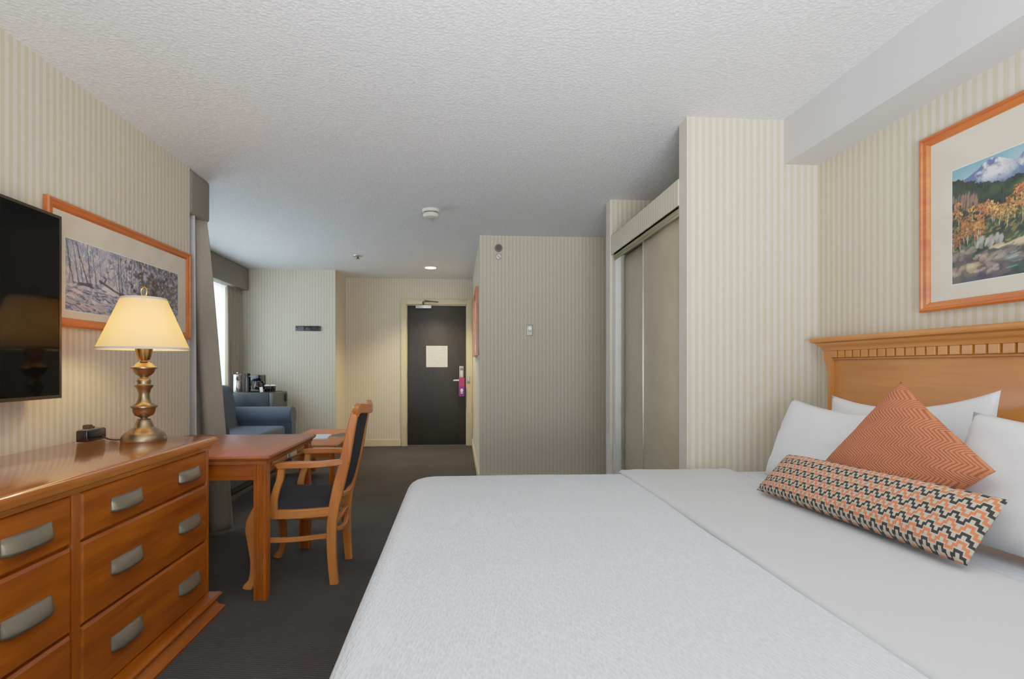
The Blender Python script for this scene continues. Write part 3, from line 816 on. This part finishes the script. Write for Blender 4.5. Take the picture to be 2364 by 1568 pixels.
arch = [(ya, AZ1), (ya, AZ0)]+[(ya+(yb-ya)*k/14, AZ0+.035*math.sin(PI*k/14)**.6) for k in range(1, 14)]+[(yb, AZ0), (yb, AZ1)]
prism(bm, arch, DKX1-.042, DKX1-.022, f); obj('front_apron', bm, M['woody'], dk, smooth=0)
bm = slab(NB(), (ya+.06, yb-.06, AZ0+.042, AZ1-.006), [(0, DKX1-.0225), (0, DKX1-.014), (-.006, DKX1-.010)], f)
dd = obj('drawer', bm, M['woody'], dk, smooth=0)
add_pull(dd, 3.0, AZ0+.064, x=DKX1-.010, H=.034, L=.15, D=.018)

# ================================================================== DESK CHAIR
OX = .022
ch = thing('armchair', (-.86+OX, 2.955, 0), 'wooden desk armchair with black seat and back pulled up to the desk', 'chair')
MW = M['chairz']
RY = (2.765, 3.125); FY = (2.735, 3.175)
stile = [(-.668, 0, .043), (-.680, .14, .046), (-.682, .27, .049), (-.672, .382, .052), (-.649, .493, .056), (-.614, .641, .052), (-.585, .791, .043), (-.560, .90, .034)]
def sx(z):
    for a, b in zip(stile, stile[1:]):
        if a[1] <= z <= b[1]: return a[0]+(b[0]-a[0])*(z-a[1])/(b[1]-a[1])
    return stile[-1][0]
for y in RY:
    obj('rear_leg', sweep(NB(), [(x+OX, y, z, w, .034) for x, z, w in stile], (0, 1, 0), 4), MW, ch)
for y in FY:
    obj('front_leg', sweep(NB(), [(x+OX, y, z, w, w*.85) for x, z, w in [(-1.045, .405, .046), (-1.066, .35, .058), (-1.074, .30, .056), (-1.070, .243, .048), (-1.062, .132, .036), (-1.072, .045, .034), (-1.090, .012, .046), (-1.094, 0, .046)]], (0, 1, 0), 4), MW, ch)
bm = NB()
sweep(bm, [(-.556+OX, RY[0]-.022, .893, .052, .028), (-.548+OX, RY[0]+.03, .912, .052, .032), (-.520+OX, 2.945, .898, .046, .034), (-.548+OX, RY[1]-.03, .912, .052, .032), (-.556+OX, RY[1]+.022, .893, .052, .028)], (1, 0, 0), 6)
obj('crest_rail', bm, M['chairy'], ch)
bm = NB()   # padded back
na, nb = 10, 12; F_, K_ = [], []
for j in range(nb+1):
    z = .475+(.880-.475)*j/nb; rf, rk = [], []
    for i in range(na+1):
        s = 2*i/na-1; y = 2.945+s*.158; bow = .02*(1-s*s)
        pf = .022*((1-s**4)*(1-(2*j/nb-1)**6))**.5
        rf.append(bm.verts.new((sx(z)+OX+bow-.012-pf, y, z))); rk.append(bm.verts.new((sx(z)+OX+bow+.008+pf*.3, y, z)))
    F_.append(rf); K_.append(rk)
for G in (F_, K_):
    for j in range(nb):
        for i in range(na): bm.faces.new((G[j][i], G[j][i+1], G[j+1][i+1], G[j+1][i]))
for j in range(nb):
    for i in (0, na): bm.faces.new((F_[j][i], F_[j+1][i], K_[j+1][i], K_[j][i]))
for i in range(na):
    for j in (0, nb): bm.faces.new((F_[j][i], F_[j][i+1], K_[j][i+1], K_[j][i]))
obj('backrest', bm, M['seatfab'], ch)
def bowrail(name, z0, zm, h, bow=.022, d=.022):
    obj(name, sweep(NB(), [(sx(z0)+OX, RY[0]+.012, z0, h, d), (sx(z0)+OX+bow*.7, 2.85, (z0+2*zm)/3, h, d), (sx(z0)+OX+bow, 2.945, zm, h, d), (sx(z0)+OX+bow*.7, 3.04, (z0+2*zm)/3, h, d), (sx(z0)+OX, RY[1]-.012, z0, h, d)], (1, 0, 0), 5), M['chairy'], ch)
bowrail('back_slat', .462, .440, .026)
bowrail('back_slat', .415, .425, .022)
bowrail('rear_stretcher', .30, .335, .022)
bowrail('rear_stretcher', .285, .25, .022)
# seat frame
bm = NB()
for s, (yf, yr) in zip((1, -1), zip(FY, RY)):
    sweep(bm, [(-1.045+OX, yf, .377, .046, .03), (-.86+OX, (yf+yr)/2-.012*s, .374, .046, .03), (-.68+OX, yr, .378, .046, .03)], (0, 1, 0), 5)
sweep(bm, [(-1.05+OX, FY[0], .377, .046, .03), (-1.075+OX, 2.955, .377, .046, .03), (-1.05+OX, FY[1], .377, .046, .03)], (1, 0, 0), 5)
sweep(bm, [(-.68+OX, RY[0], .377, .044, .028), (-.68+OX, RY[1], .377, .044, .028)], (1, 0, 0), 3)
obj('seat_frame', bm, M['chairx'], ch)
bm = NB(); G = []
nu = 14
for j in range(nu+1):
    r = []
    for i in range(nu+1):
        u, v = 2*i/nu-1, 2*j/nu-1
        x = -1.068+(.394)*(i/nu); hw = .215+(.178-.215)*(i/nu)
        zz = .398+.052*((1-u**6)*(1-v**6))**.45
        r.append(bm.verts.new((x+OX+.004, 2.95+v*hw, zz)))
    G.append(r)
Bt = [bm.verts.new((v.co.x, v.co.y, .392)) for v in (G[0][0], G[0][-1], G[-1][-1], G[-1][0])]
for j in range(nu):
    for i in range(nu): bm.faces.new((G[j][i], G[j][i+1], G[j+1][i+1], G[j+1][i]))
bm.faces.new(Bt); 
bm.faces.new([Bt[0]]+G[0]+[Bt[1]]); bm.faces.new([Bt[3]]+G[-1]+[Bt[2]])
bm.faces.new([Bt[0]]+[r[0] for r in G]+[Bt[3]]); bm.faces.new([Bt[1]]+[r[-1] for r in G]+[Bt[2]])
obj('seat_cushion', bm, M['seatfab'], ch, smooth=60)
for s, yf, yr in ((1, FY[0], RY[0]), (-1, FY[1], RY[1])):
    ay = yf-.012*s
    obj('armrest', sweep(NB(), [(-.945+OX, ay, .624, .020, .040), (-.935+OX, ay, .627, .030, .046), (-.87+OX, ay, .630, .032, .048), (-.75+OX, ay+.006*s, .630, .030, .042), (-.66+OX, yr-.012*s, .634, .030, .034), (-.622+OX, yr-.002*s, .638, .028, .026)], (0, 1, 0), 5), M['chairx'], ch)
    obj('arm_support', sweep(NB(), [(-.922+OX, ay, .616, .034, .028), (-.930+OX, ay, .56, .034, .028), (-.950+OX, ay, .50, .034, .028), (-.964+OX, yf-.006*s, .44, .036, .028), (-.964+OX, yf-.004*s, .36, .036, .026)], (0, 1, 0), 5), MW, ch)
    obj('side_stretcher', sweep(NB(), [(-1.068+OX, yf, .243, .024, .018), (-.87+OX, (yf+yr)/2, .240, .024, .018), (-.69+OX, yr, .252, .024, .018)], (0, 1, 0), 5), M['chairx'], ch)

# ================================================================== COFFEE TABLE
ct = thing('coffee_table', (-1.33, 5.2, 0), 'low honey wood coffee table in front of the blue sofa', 'table')
TX0, TX1, TY0, TY1, TZ = -1.60, -1.085, 4.66, 5.80, .45
obj('top', slab(NB(), (TX0, TX1, TY0, TY1), [(-.004, TZ-.03), (.012, TZ-.026), (.02, TZ-.014), (.016, TZ-.002), (.01, TZ)]), M['desktop'], ct)
for x in (TX0+.005, TX1-.05):
    for y in (TY0+.005, TY1-.05):
        obj('leg', fluted(x, y, .045, 0, TZ-.03), M['woodz'], ct, smooth=0)
bm = NB()
for y in (TY0+.015, TY1-.035): box(bm, (TX0+.05, y, TZ-.12), (TX1-.05, y+.02, TZ-.03))
for x in (TX0+.015, TX1-.035): box(bm, (x, TY0+.05, TZ-.12), (x+.02, TY1-.05, TZ-.03))
obj('apron', bm, M['woodx'], ct, smooth=0)
def booklet(label, c, w, l, h, rot, m, edge):
    t = thing('magazine', (c[0], c[1], c[2]), label, 'magazine')
    R = Matrix.Translation(c) @ Matrix.Rotation(rot, 4, 'Z')
    obj('pages', box(NB(), (-w/2+.002, -l/2+.002, .001), (w/2-.002, l/2-.002, h-.001), mat=R), M['paper'], t, smooth=0)
    bm = NB(); box(bm, (-w/2, -l/2, h-.0012), (w/2, l/2, h), mat=R); box(bm, (-w/2, -l/2, 0), (w/2, l/2, .001), mat=R); box(bm, (-w/2-.001, -l/2, 0), (-w/2+.002, l/2, h), mat=R)
    obj('cover', bm, m, t, smooth=0)
booklet('pale blue magazine lying on the coffee table', (-1.37, 5.12, TZ+.0005), .24, .32, .012, .08, M['magazine'], 0)
booklet('dark covered folder lying beside the pale magazine on the coffee table', (-1.165, 5.26, TZ+.0005), .12, .30, .010, -.25, M['darkcover'], 0)

# ================================================================== SOFA
so = thing('sofa', (-2.35, 5.2, 0), 'slate blue roll arm sofa under the bay window', 'sofa')
S0, S1 = 4.22, 6.22
obj('base', B((-2.76, S0+.05, .06), (-1.965, S1-.06, .34), .015), M['sofa'], so)
for x in (-2.7, -2.06):
    for y in (S0+.1, S1-.16): obj('foot', B((x, y, 0), (x+.06, y+.06, .06)), M['sofadark'], so, smooth=0)
obj('plinth', B((-2.72, S0+.08, .015), (-1.975, S1-.09, .06)), M['sofadark'], so, smooth=0)
for y0, y1 in ((S0+.20, (S0+S1)/2-.004), ((S0+S1)/2+.004, S1-.22)):
    obj('seat_cushion', B((-2.52, y0, .345), (-1.94, y1, .475), .04, 4), M['sofa'], so, smooth=60)
for y0, y1 in ((S0+.20, (S0+S1)/2-.004), ((S0+S1)/2+.004, S1-.14)):
    t = B((-2.72, y0, .34), (-2.50, y1, .93), .06, 4)
    for v in t.verts: v.co.x += -(v.co.z-.34)*.18+.06
    obj('backrest', t, M['sofa'], so, smooth=60)
for y in (S0+.01, S1-.22):
    yc = y+.105
    prof = [(yc-.075, .06), (yc-.075, .50)]+[(yc-.105*math.cos(a), .575+.105*math.sin(a)) for a in np.linspace(-.6, PI+.6, 18)]+[(yc+.075, .50), (yc+.075, .06)]
    bm = NB(); prism(bm, prof, -2.70, -1.90, lambda a, b, h: (h, a, b))
    ar = obj('arm', bm, M['sofa'], so, smooth=50)
    pr2 = [(yc+(a-yc)*.93, .06+(b-.06)*.985) for a, b in prof]
    bm = NB(); prism(bm, pr2, -1.90, -1.885, lambda a, b, h: (h, a, b)); obj('arm_panel', bm, M['sofa'], ar, smooth=50)

# ================================================================== MINI FRIDGE AND COFFEE THINGS
fr = thing('mini_fridge', (-2.47, 6.56, 0), 'dark mini fridge in the alcove corner beside the sofa arm', 'fridge')
obj('body', B((-2.72, 6.30, .02), (-2.235, 6.80, .83), .008), M['navy'], fr)
dd = obj('door', B((-2.233, 6.302, .05), (-2.180, 6.798, .825), .01), M['fridgedoor'], fr)
obj('handle', B((-2.178, 6.70, .70), (-2.165, 6.76, .80), .004), M['black'], dd)
for x in (-2.7, -2.3): obj('foot', B((x, 6.33, 0), (x+.05, 6.38, .02)), M['black'], fr, smooth=0)
Z0 = .831
ib = thing('ice_bucket', (-2.672, 6.50, Z0), 'shiny stainless steel ice bucket on the mini fridge', 'ice bucket')
obj('vessel', lathe(NB(), [(0, 0), (.054, 0), (.056, .01), (.056, .135), (.054, .14), (.056, .145), (.056, .20), (0, .2)], (-2.672, 6.50, Z0), 32), M['steel'], ib)
obj('lid', lathe(NB(), [(0, .2), (.057, .2), (.057, .21), (.04, .222), (.012, .225), (.012, .238), (0, .238)], (-2.672, 6.50, Z0), 32), M['steel'], ib)
cn = thing('thermal_carafe', (-2.56, 6.52, Z0), 'slim black carafe between the ice bucket and the coffee maker', 'carafe')
obj('vessel', lathe(NB(), [(0, 0), (.036, 0), (.036, .02), (.032, .16), (.026, .19), (.03, .2), (.03, .225), (0, .23)], (-2.56, 6.52, Z0), 24), M['black'], cn)
obj('handle', tube(NB(), [(-2.535, 6.50, Z0+.19), (-2.505, 6.49, Z0+.17), (-2.505, 6.49, Z0+.09), (-2.53, 6.50, Z0+.06)], .007), M['black'], cn)
cm = thing('coffee_maker', (-2.435, 6.52, Z0), 'black coffee maker standing on the mini fridge', 'coffee maker')
obj('base_plate', B((-2.497, 6.43, Z0), (-2.373, 6.62, Z0+.03), .008), M['black'], cm)
obj('water_tank', B((-2.494, 6.54, Z0+.03), (-2.376, 6.615, Z0+.205), .01), M['blackgloss'], cm)
obj('brew_head', B((-2.496, 6.44, Z0+.13), (-2.374, 6.545, Z0+.206), .012), M['blackgloss'], cm)
pot = obj('glass_pot', lathe(NB(), [(0, .031), (.044, .031), (.05, .05), (.046, .09), (.036, .115), (.038, .122), (0, .124)], (-2.435, 6.485, Z0), 24), M['blackgloss'], cm)
obj('pot_handle', tube(NB(), [(-2.39, 6.455, Z0+.11), (-2.36, 6.435, Z0+.10), (-2.36, 6.435, Z0+.06), (-2.392, 6.458, Z0+.048)], .006), M['black'], pot)
for x, lab in ((-2.322, 'black coffee mug with a white paper cap nearest the coffee maker'), (-2.255, 'black coffee mug with a white paper cap at the outer fridge edge')):
    mg = thing('mug', (x, 6.5, Z0), lab, 'mug', 'mugs on the mini fridge')
    obj('cup', lathe(NB(), [(0, 0), (.028, 0), (.031, .02), (.031, .075), (.028, .075), (.027, .01), (0, .008)], (x, 6.5, Z0), 24), M['blackgloss'], mg)
    obj('ear', tube(NB(), [(x+.02, 6.478, Z0+.06), (x+.03, 6.455, Z0+.055), (x+.03, 6.455, Z0+.03), (x+.02, 6.478, Z0+.02)], .004), M['blackgloss'], mg)
    obj('paper_cap', lathe(NB(), [(0, .088), (.02, .086), (.0325, .076), (.0325, .070)], (x, 6.5, Z0), 20, cap=False), M['paper'], mg)
sc_ = obj('sugar_sachet', box(NB(), (-.018, -.003, 0), (.018, .003, .06), .002, mat=Matrix.Translation((-2.352, 6.40, Z0+.001)) @ Matrix.Rotation(-.12, 4, 'Y')), M['paper'])
tag(sc_, 'small white sachet standing in front of the mugs on the fridge', 'sachet')

# ================================================================== LAMP
LX, LY = -1.372, 2.372
la = thing('table_lamp', (LX, LY, DT), 'lit brass table lamp with cream cone shade on the dresser', 'lamp')
c0 = (LX, LY, DT)
obj('base', lathe(NB(), [(0, 0), (0.0854, 0), (0.0871, 0.0059), (0.0827, 0.0217), (0.0739, 0.0335), (0.0722, 0.0355), (0.0634, 0.0394), (0.0528, 0.0493), (0.0405, 0.0571), (0.0370, 0.0611), (0.0317, 0.0788), (0.0264, 0.0926), (0.0229, 0.0946), (0, .096)], c0, 48), M['brass'], la, smooth=50)
obj('stem', lathe(NB(), [(0, .094), (0.0141, 0.0946), (0.0123, 0.0985), (0.0176, 0.1024), (0.0352, 0.1103), (0.0422, 0.1261), (0.0431, 0.1399), (0.0510, 0.1458), (0.0510, 0.1507), (0.0405, 0.1556), (0.0299, 0.1635), (0.0229, 0.1822), (0.0211, 0.2019), (0.0264, 0.2246), (0.0352, 0.2364), (0.0361, 0.2413), (0.0264, 0.2443), (0.0246, 0.2482), (0.0282, 0.2581), (0.0246, 0.2660), (0.0176, 0.2719), (0.0158, 0.2778), (0.0299, 0.2876), (0.0387, 0.2994), (0.0422, 0.3113), (0.0510, 0.3152), (0.0510, 0.3201), (0.0405, 0.3251), (0.0352, 0.3329), (0.0229, 0.3408), (0.0141, 0.3448), (0.0123, 0.3526), (0, .358)], c0, 48), M['brass'], la, smooth=50)
obj('socket_cup', lathe(NB(), [(0, .355), (0.0211, 0.3516), (0.0264, 0.3644), (0.0326, 0.3940), (0.0352, 0.4058), (0.0334, 0.4058), (0.0176, 0.3891), (0, .393)], c0, 32), M['brassdark'], la, smooth=50)
SB, ST, SR = .396, .620, .173
sh_ = obj('lamp_shade', lathe(NB(), [(SR, SB), (SR-.001, SB+.008), (.088, ST-.006), (.086, ST)], c0, 64, cap=False), M['shade'], la, smooth=180)
md = sh_.modifiers.new('thick', 'SOLIDIFY'); md.thickness = .0015
for r, z in ((SR+.0005, SB), (.087, ST-.006)):
    bm = lathe(NB(), [(r-.001, z), (r+.0022, z), (r+.0018-.004*(z > .5), z+.009), (r-.001-.004*(z > .5), z+.009), (r-.001, z)], c0, 64, cap=False)
    obj('shade_trim', bm, M['mat'], sh_, smooth=60)
bm = NB()
for k in range(3):
    a = 2*PI*k/3+.4; tube(bm, [(LX, LY, DT+ST-.005), (LX+.082*math.cos(a), LY+.082*math.sin(a), DT+ST-.005)], .002, smooth_n=2)
for s in (-1, 1): tube(bm, [(LX+s*.012, LY, DT+.40), (LX+s*.05, LY, DT+.46), (LX+s*.052, LY, DT+.56), (LX+s*.012, LY, DT+ST-.005)], .0018)
obj('harp', bm, M['brassdark'], la)
bm = lathe(NB(), [(0, ST-.008), (.008, ST-.008), (.009, ST+.006), (.005, ST+.01), (0, ST+.01)], c0, 16)
tube(bm, [(LX+.012*math.sin(2*PI*k/16), LY, DT+ST+.030-.02*math.cos(2*PI*k/16)) for k in range(17)], .0028, smooth_n=2)
obj('finial', bm, M['brassdark'], la)
obj('bulb', lathe(NB(), [(0, .395), (.013, .40), (.014, .43), (.024, .46), (.030, .485), (.024, .51), (.010, .522), (0, .524)], c0, 24), M['bulb'], la)
# cord and plug belong to the lamp; the plug sits in the outlet box
obj('cord', tube(NB(), [(LX-.080, LY+.0, DT+.010), (LX-.105, LY-.01, DT+.0045), (LX-.15, LY+.01, DT+.0045), (LX-.185, LY+.035, DT+.009), (-1.571, LY+.04, DT+.014)], .0035), M['cord'], la)

B0 = V((-1.572, 2.318, DT))
R = Matrix(((0, -1, 0, B0.x), (1, 0, 0, B0.y), (0, 0, 1, DT), (0, 0, 0, 1)))
ob = thing('outlet_box', (B0.x-.024, B0.y+.06, DT), 'black power outlet box with grey top beside the lamp on the dresser', 'outlet box')
obj('body', box(NB(), (.0, .0, .0005), (.122, .048, .050), .006, 3, mat=R), M['blackgloss'], ob)
obj('top_plate', box(NB(), (.005, .005, .0495), (.117, .043, .0532), .002, mat=R), M['greyplastic'], ob)
for y in (.014, .027):
    obj('socket_slot', box(NB(), (.085, y, .053), (.098, y+.003, .054), mat=R), M['black'], ob)
bm = box(NB(), (.022, .010, .0535), (.052, .036, .072), .004, mat=R); box(bm, (.046, .014, .0535), (.070, .032, .064), .003, mat=R)
pl = obj('plug', bm, M['plug'], la)

# ================================================================== BED
BX0_, BX1_, BY0, BY1, BZ = -.232, 1.765, .56, 2.50, .618
bd = thing('bed', (.79, 1.52, 0), 'king size bed filling the right foreground against the headboard', 'bed')
obj('mattress', B((BX0_+.045, BY0+.045, .34), (BX1_-.03, BY1-.045, .585), .05, 4), M['sheet'], bd)
obj('box_spring', B((BX0_+.05, BY0+.05, .12), (BX1_-.03, BY1-.05, .335), .01), M['valance'], bd)
for x in (BX0_+.1, BX1_-.15):
    for y in (BY0+.1, BY1-.15): obj('bed_leg', B((x, y, 0), (x+.06, y+.06, .12)), M['black'], bd, smooth=0)
bm = NB(); rings = []
prof = [(-.015, .06), (-.012, .2), (-.006, .35), (.0, .48)]
Rr = .06
prof += [(Rr-Rr*math.cos(a), BZ-Rr+Rr*math.sin(a)) for a in np.linspace(0, PI/2, 8)]
prof += [(.10, BZ+.002), (.15, BZ+.004), (.25, BZ+.005), (.4, BZ+.005), (.6, BZ+.004), (.8, BZ+.003), (.93, BZ+.003)]
for o_, z in prof:
    r = max(.012, .13-o_*.8)
    pts = rrect(BX0_+o_, BX1_-o_, BY0+o_, BY1-o_, min(r, (BY1-BY0)/2-o_-.001), 8, 16)
    ring = []
    for k, (x, y) in enumerate(pts):
        w = 0
        if z < BZ-.05:
            w = .006*math.sin(k*.9)*(BZ-z)/BZ
        d = V((x-(BX0_+BX1_)/2, y-(BY0+BY1)/2)).normalized()
        zz = z+.004*mnoise.noise(V((x*3, y*3, 0)))*(z > .5)
        ring.append(bm.verts.new((x+d.x*w, y+d.y*w, zz)))
    rings.append(ring)
for A, D in zip(rings, rings[1:]):
    m_ = len(A)
    for k in range(m_): bm.faces.new((A[k], A[(k+1) % m_], D[(k+1) % m_], D[k]))
bm.faces.new(rings[-1])
cv = obj('coverlet', bm, M['cover'], smooth=180)
tag(cv, 'white textured coverlet spread over the bed down to the foot', 'coverlet')
md = cv.modifiers.new('thick', 'SOLIDIFY'); md.thickness = .008; md.offset = -1

# folded sheet band
bm = NB(); rows = []
yp = []
Rr = .07
for z in np.linspace(.30, BZ-Rr, 5): yp.append((BY0-.016, z))
for a in np.linspace(0, PI/2, 8)[1:]: yp.append((BY0-.016+Rr-Rr*math.cos(a), BZ+.016-Rr+Rr*math.sin(a)))
for y in np.linspace(BY0+.1, BY1-.1, 40): yp.append((y, BZ+.016))
for a in np.linspace(PI/2, 0, 8)[:-1]: yp.append((BY1+.016-Rr+Rr*math.cos(a), BZ+.016-Rr+Rr*math.sin(a)))
for z in np.linspace(BZ-Rr, .30, 5): yp.append((BY1+.016, z))
xs_ = [0, .004, .012, .03, .05, .08, .12, .16, .2, .24, .28, .32, .36, .40, .44, .48, .52, .55, .56]
for x in xs_:
    r = []
    for (y, z) in yp:
        e = .010 if .004 < x < .55 else (.004 if .002 < x < .555 else -.006)
        x0 = .762+.008*(y-.8)
        wv = .0045*mnoise.noise(V((x*14, y*1.1, 3)))+.0025*mnoise.noise(V((x*40, y*1.6, 7)))
        zz = z-.008+(e+wv)*(z > BZ-.03)
        yy = y+(e-.01)*0
        r.append(bm.verts.new((x0+x, yy, zz)))
    rows.append(r)
for A, D in zip(rows, rows[1:]):
    for k in range(len(A)-1): bm.faces.new((A[k], A[k+1], D[k+1], D[k]))
tsh = obj('folded_sheet', bm, M['sheet'], smooth=180)
tag(tsh, 'smooth white sheet folded back across the bed in front of the pillows', 'sheet')
md = tsh.modifiers.new('thick', 'SOLIDIFY'); md.thickness = .004; md.offset = -1

# ---- headboard
hb = thing('headboard', (1.82, 1.51, 0), 'maple headboard with a dentil cornice on the right wall', 'headboard')
HY0, HY1 = .575, 2.445
obj('panel', B((1.808, HY0+.03, .35), (1.838, HY1-.028, 1.20), .003), M['heady'], hb)
def stile_prof(s, y):
    pts = [(0, 1.212), (0, 1.165), (.006, 1.155), (.012, 1.150), (.018, 1.135), (.024, 1.115), (.026, 1.09), (.026, .35), (.055, .35), (.055, 1.212)]
    return [(y-s*a if s > 0 else y-s*a, b) for a, b in pts]
for s, y in ((1, HY1), (-1, HY0)):
    bm = NB(); prism(bm, stile_prof(s, y), 1.796, 1.842, lambda a, b, h: (h, a, b)); obj('stile', bm, M['headz'], hb, smooth=30)
obj('frieze', B((1.803, HY0+.02, 1.172), (1.840, HY1-.02, 1.214), .002), M['heady'], hb)
obj('frieze_bead', B((1.798, HY0+.054, 1.166), (1.812, HY1-.054, 1.175), .003), M['heady'], hb)
prof = [(-.02, 1.208), (.004, 1.210), (.006, 1.222), (.010, 1.228), (.020, 1.234), (.024, 1.240), (.026, 1.246), (.040, 1.252), (.044, 1.262), (.042, 1.271), (.036, 1.274)]
def cornice(bm, prof):
    rg = []
    for o_, z in prof:
        rg.append([bm.verts.new(c) for c in ((1.796-o_, HY0-o_, z), (1.842, HY0-o_, z), (1.842, HY1+o_, z), (1.796-o_, HY1+o_, z))])
    for A, D in zip(rg, rg[1:]):
        for k in range(4): bm.faces.new((A[k], A[(k+1) % 4], D[(k+1) % 4], D[k]))
    bm.faces.new(rg[0]); bm.faces.new(rg[-1]); return bm
obj('cornice', cornice(NB(), prof), M['heady'], hb, smooth=35)
y = HY1-.058
while y > HY0+.07:
    obj('dentil', B((1.789, y-.036, 1.176), (1.804, y, 1.209), .0015, 1), M['heady'], hb, smooth=30)
    y -= .0465

# ---- pillows
def pillow(name, TL, TR, BR, BL, T, m, label, cat='pillow', group=None, pinch=.05, pw=3.0, ex=.5, nu=36, nv=24, wr=.006, seed=0, parent=None, sag=0):
    TL, TR, BR, BL = map(V, (TL, TR, BR, BL))
    nrm = ((TR-TL)+(BR-BL)).cross((TL-BL)+(TR-BR)).normalized()
    bm = NB(); uvl = bm.loops.layers.uv.new('UVMap'); sheets = []
    edge = {}
    for sgn in (1, -1):
        g = []
        for j in range(nv+1):
            r = []
            for i in range(nu+1):
                u, v = 2*i/nu-1, 2*j/nv-1
                if sgn < 0 and (abs(u) == 1 or abs(v) == 1):
                    r.append(edge[i, j]); continue
                uu = u*(1-pinch*(1-v*v)); vv = v*(1-pinch*(1-u*u))
                a, b = (uu+1)/2, (vv+1)/2
                p = (BL*(1-a)+BR*a)*(1-b)+(TL*(1-a)+TR*a)*b
                th = T/2*max(0, (1-abs(u)**pw)*(1-abs(v)**pw))**ex
                q = V((u*2.1+seed*7.3, v*2.1, sgn*3.0))
                w = wr*mnoise.noise(q*1.6)+wr*.5*mnoise.noise(q*4)
                p = p+nrm*sgn*(th+w*min(1, th/(T*.2)))
                p.z -= sag*(1-u*u)*max(0, v)
                vert = bm.verts.new(p); r.append(vert)
                if sgn > 0 and (abs(u) == 1 or abs(v) == 1): edge[i, j] = vert
            g.append(r)
        for j in range(nv):
            for i in range(nu):
                f = (g[j][i], g[j][i+1], g[j+1][i+1], g[j+1][i])
                uvs = [(i/nu, j/nv), ((i+1)/nu, j/nv), ((i+1)/nu, (j+1)/nv), (i/nu, (j+1)/nv)]
                if sgn < 0: f = f[::-1]; uvs = uvs[::-1]
                fc_ = bm.faces.new(f)
                for lp, c in zip(fc_.loops, uvs): lp[uvl].uv = c
    o = obj(name, bm, m, parent, smooth=180)
    if parent is None: tag(o, label, cat, group)
    return o
pillow('pillow', (1.705, 2.268, 1.003), (1.705, 1.525, 1.058), (1.655, 1.50, .635), (1.655, 2.26, .635), .10, M['pillow'],
       'white pillow propped flat against the headboard behind the orange cushion', seed=1, sag=.05, pinch=.04)
pillow('pillow', (1.545, 2.31, .985), (1.545, 1.62, .965), (1.41, 1.60, .645), (1.41, 2.31, .635), .15, M['pillow'],
       'white pillow at the far side of the bed beneath the pillar', seed=2, sag=.02)
pillow('pillow', (1.56, 1.475, .995), (1.56, .70, .99), (1.41, .70, .645), (1.41, 1.475, .645), .15, M['pillow'],
       'white pillow at the near side of the bed cut by the right edge', seed=3, sag=.02)
pillow('cushion', (1.47, 1.635, 1.082), (1.345, 1.215, .868), (1.335, 1.46, .665), (1.35, 1.855, .758), .10, M['orange'],
       'orange square cushion with chevron ribs standing on its corner', 'cushion', seed=4, pinch=.03, nu=48, nv=48, wr=.003)
pillow('lumbar_cushion', (1.285, 1.945, .790), (1.325, 1.165, .810), (1.215, 1.165, .654), (1.165, 1.96, .650), .10, M['lumbar'],
       'long cushion with black and orange stepped zigzags lying on the sheet', 'cushion', seed=5, pinch=.015, pw=4, nu=60, nv=24, wr=.003)

# ================================================================== LIGHTS / WORLD / CAMERA
def area(name, loc, rot, sx_, sy_, power, col):
    l = bpy.data.lights.new(name, 'AREA'); l.shape = 'RECTANGLE'; l.size = sx_; l.size_y = sy_; l.energy = power; l.color = col
    o = bpy.data.objects.new(name, l); C.objects.link(o); o.location = loc; o.rotation_euler = rot; return o
area('daylight_back_window', ((BX0+BX1)/2, YB+.02, 1.48), (PI/2, 0, 0), 2.3, 1.4, 16, (.76, .90, 1.0))
area('camera_flash_bounce', (.2, -.9, .95), (PI-.70, 0, 0), 1.8, 1.0, 74, (.96, .98, 1.0)).data.spread = math.radians(115)
area('daylight_bay_window', (XW-.2, (WY0+WY1)/2, 1.48), (0, -PI/2, 0), 1.3, 2.4, 330, (.84, .93, 1.0))
sp_ = bpy.data.lights.new('downlight_beam', 'SPOT'); sp_.energy = 120; sp_.color = (1, .76, .44); sp_.spot_size = math.radians(120); sp_.spot_blend = .6; sp_.shadow_soft_size = .05
so_ = bpy.data.objects.new('downlight_beam', sp_); C.objects.link(so_); so_.location = (-.353, 6.637, CZ-.02)

w = bpy.data.worlds.new('sky'); bpy.context.scene.world = w; w.use_nodes = True
bg = w.node_tree.nodes['Background']; bg.inputs[0].default_value = (.72, .85, 1, 1); bg.inputs[1].default_value = 1.2

f_px, cx0, cy0, th = 1200., 1140., 848., math.atan(.068)
cam = bpy.data.cameras.new('camera'); co = bpy.data.objects.new('camera', cam); C.objects.link(co)
cam.sensor_width = 36; cam.sensor_fit = 'HORIZONTAL'; cam.lens = f_px/2364*36
cam.shift_x = (1182-cx0)/2364; cam.shift_y = (cy0-784)/2364
cam.clip_start = .02
co.location = (0, 0, 1.13); co.rotation_euler = (PI/2, 0, -th)
sc = bpy.context.scene; sc.camera = co
sc.view_settings.view_transform = 'Standard'; sc.view_settings.look = 'None'
sc.view_settings.exposure = 0.17; sc.view_settings.gamma = 1.28
vs = sc.view_settings; vs.use_curve_mapping = True       # soft highlight shoulder, like the tone-mapped photograph
cm = vs.curve_mapping; cm.white_level = (2, 2, 2)
cu = cm.curves[3]
pts = [(0, 0), (.065, .130), (.13, .262), (.18, .345), (.25, .435), (.36, .55), (.5, .66), (1, .95)]
while len(cu.points) < len(pts): cu.points.new(.5, .5)
for p_, q_ in zip(cu.points, pts): p_.location = q_
cm.update()
sc.cycles.use_denoising = True
sc.cycles.max_bounces = 7; sc.cycles.diffuse_bounces = 4; sc.cycles.glossy_bounces = 3
sc.cycles.use_adaptive_sampling = True; sc.cycles.adaptive_threshold = .1
sc.cycles.sample_clamp_indirect = 6
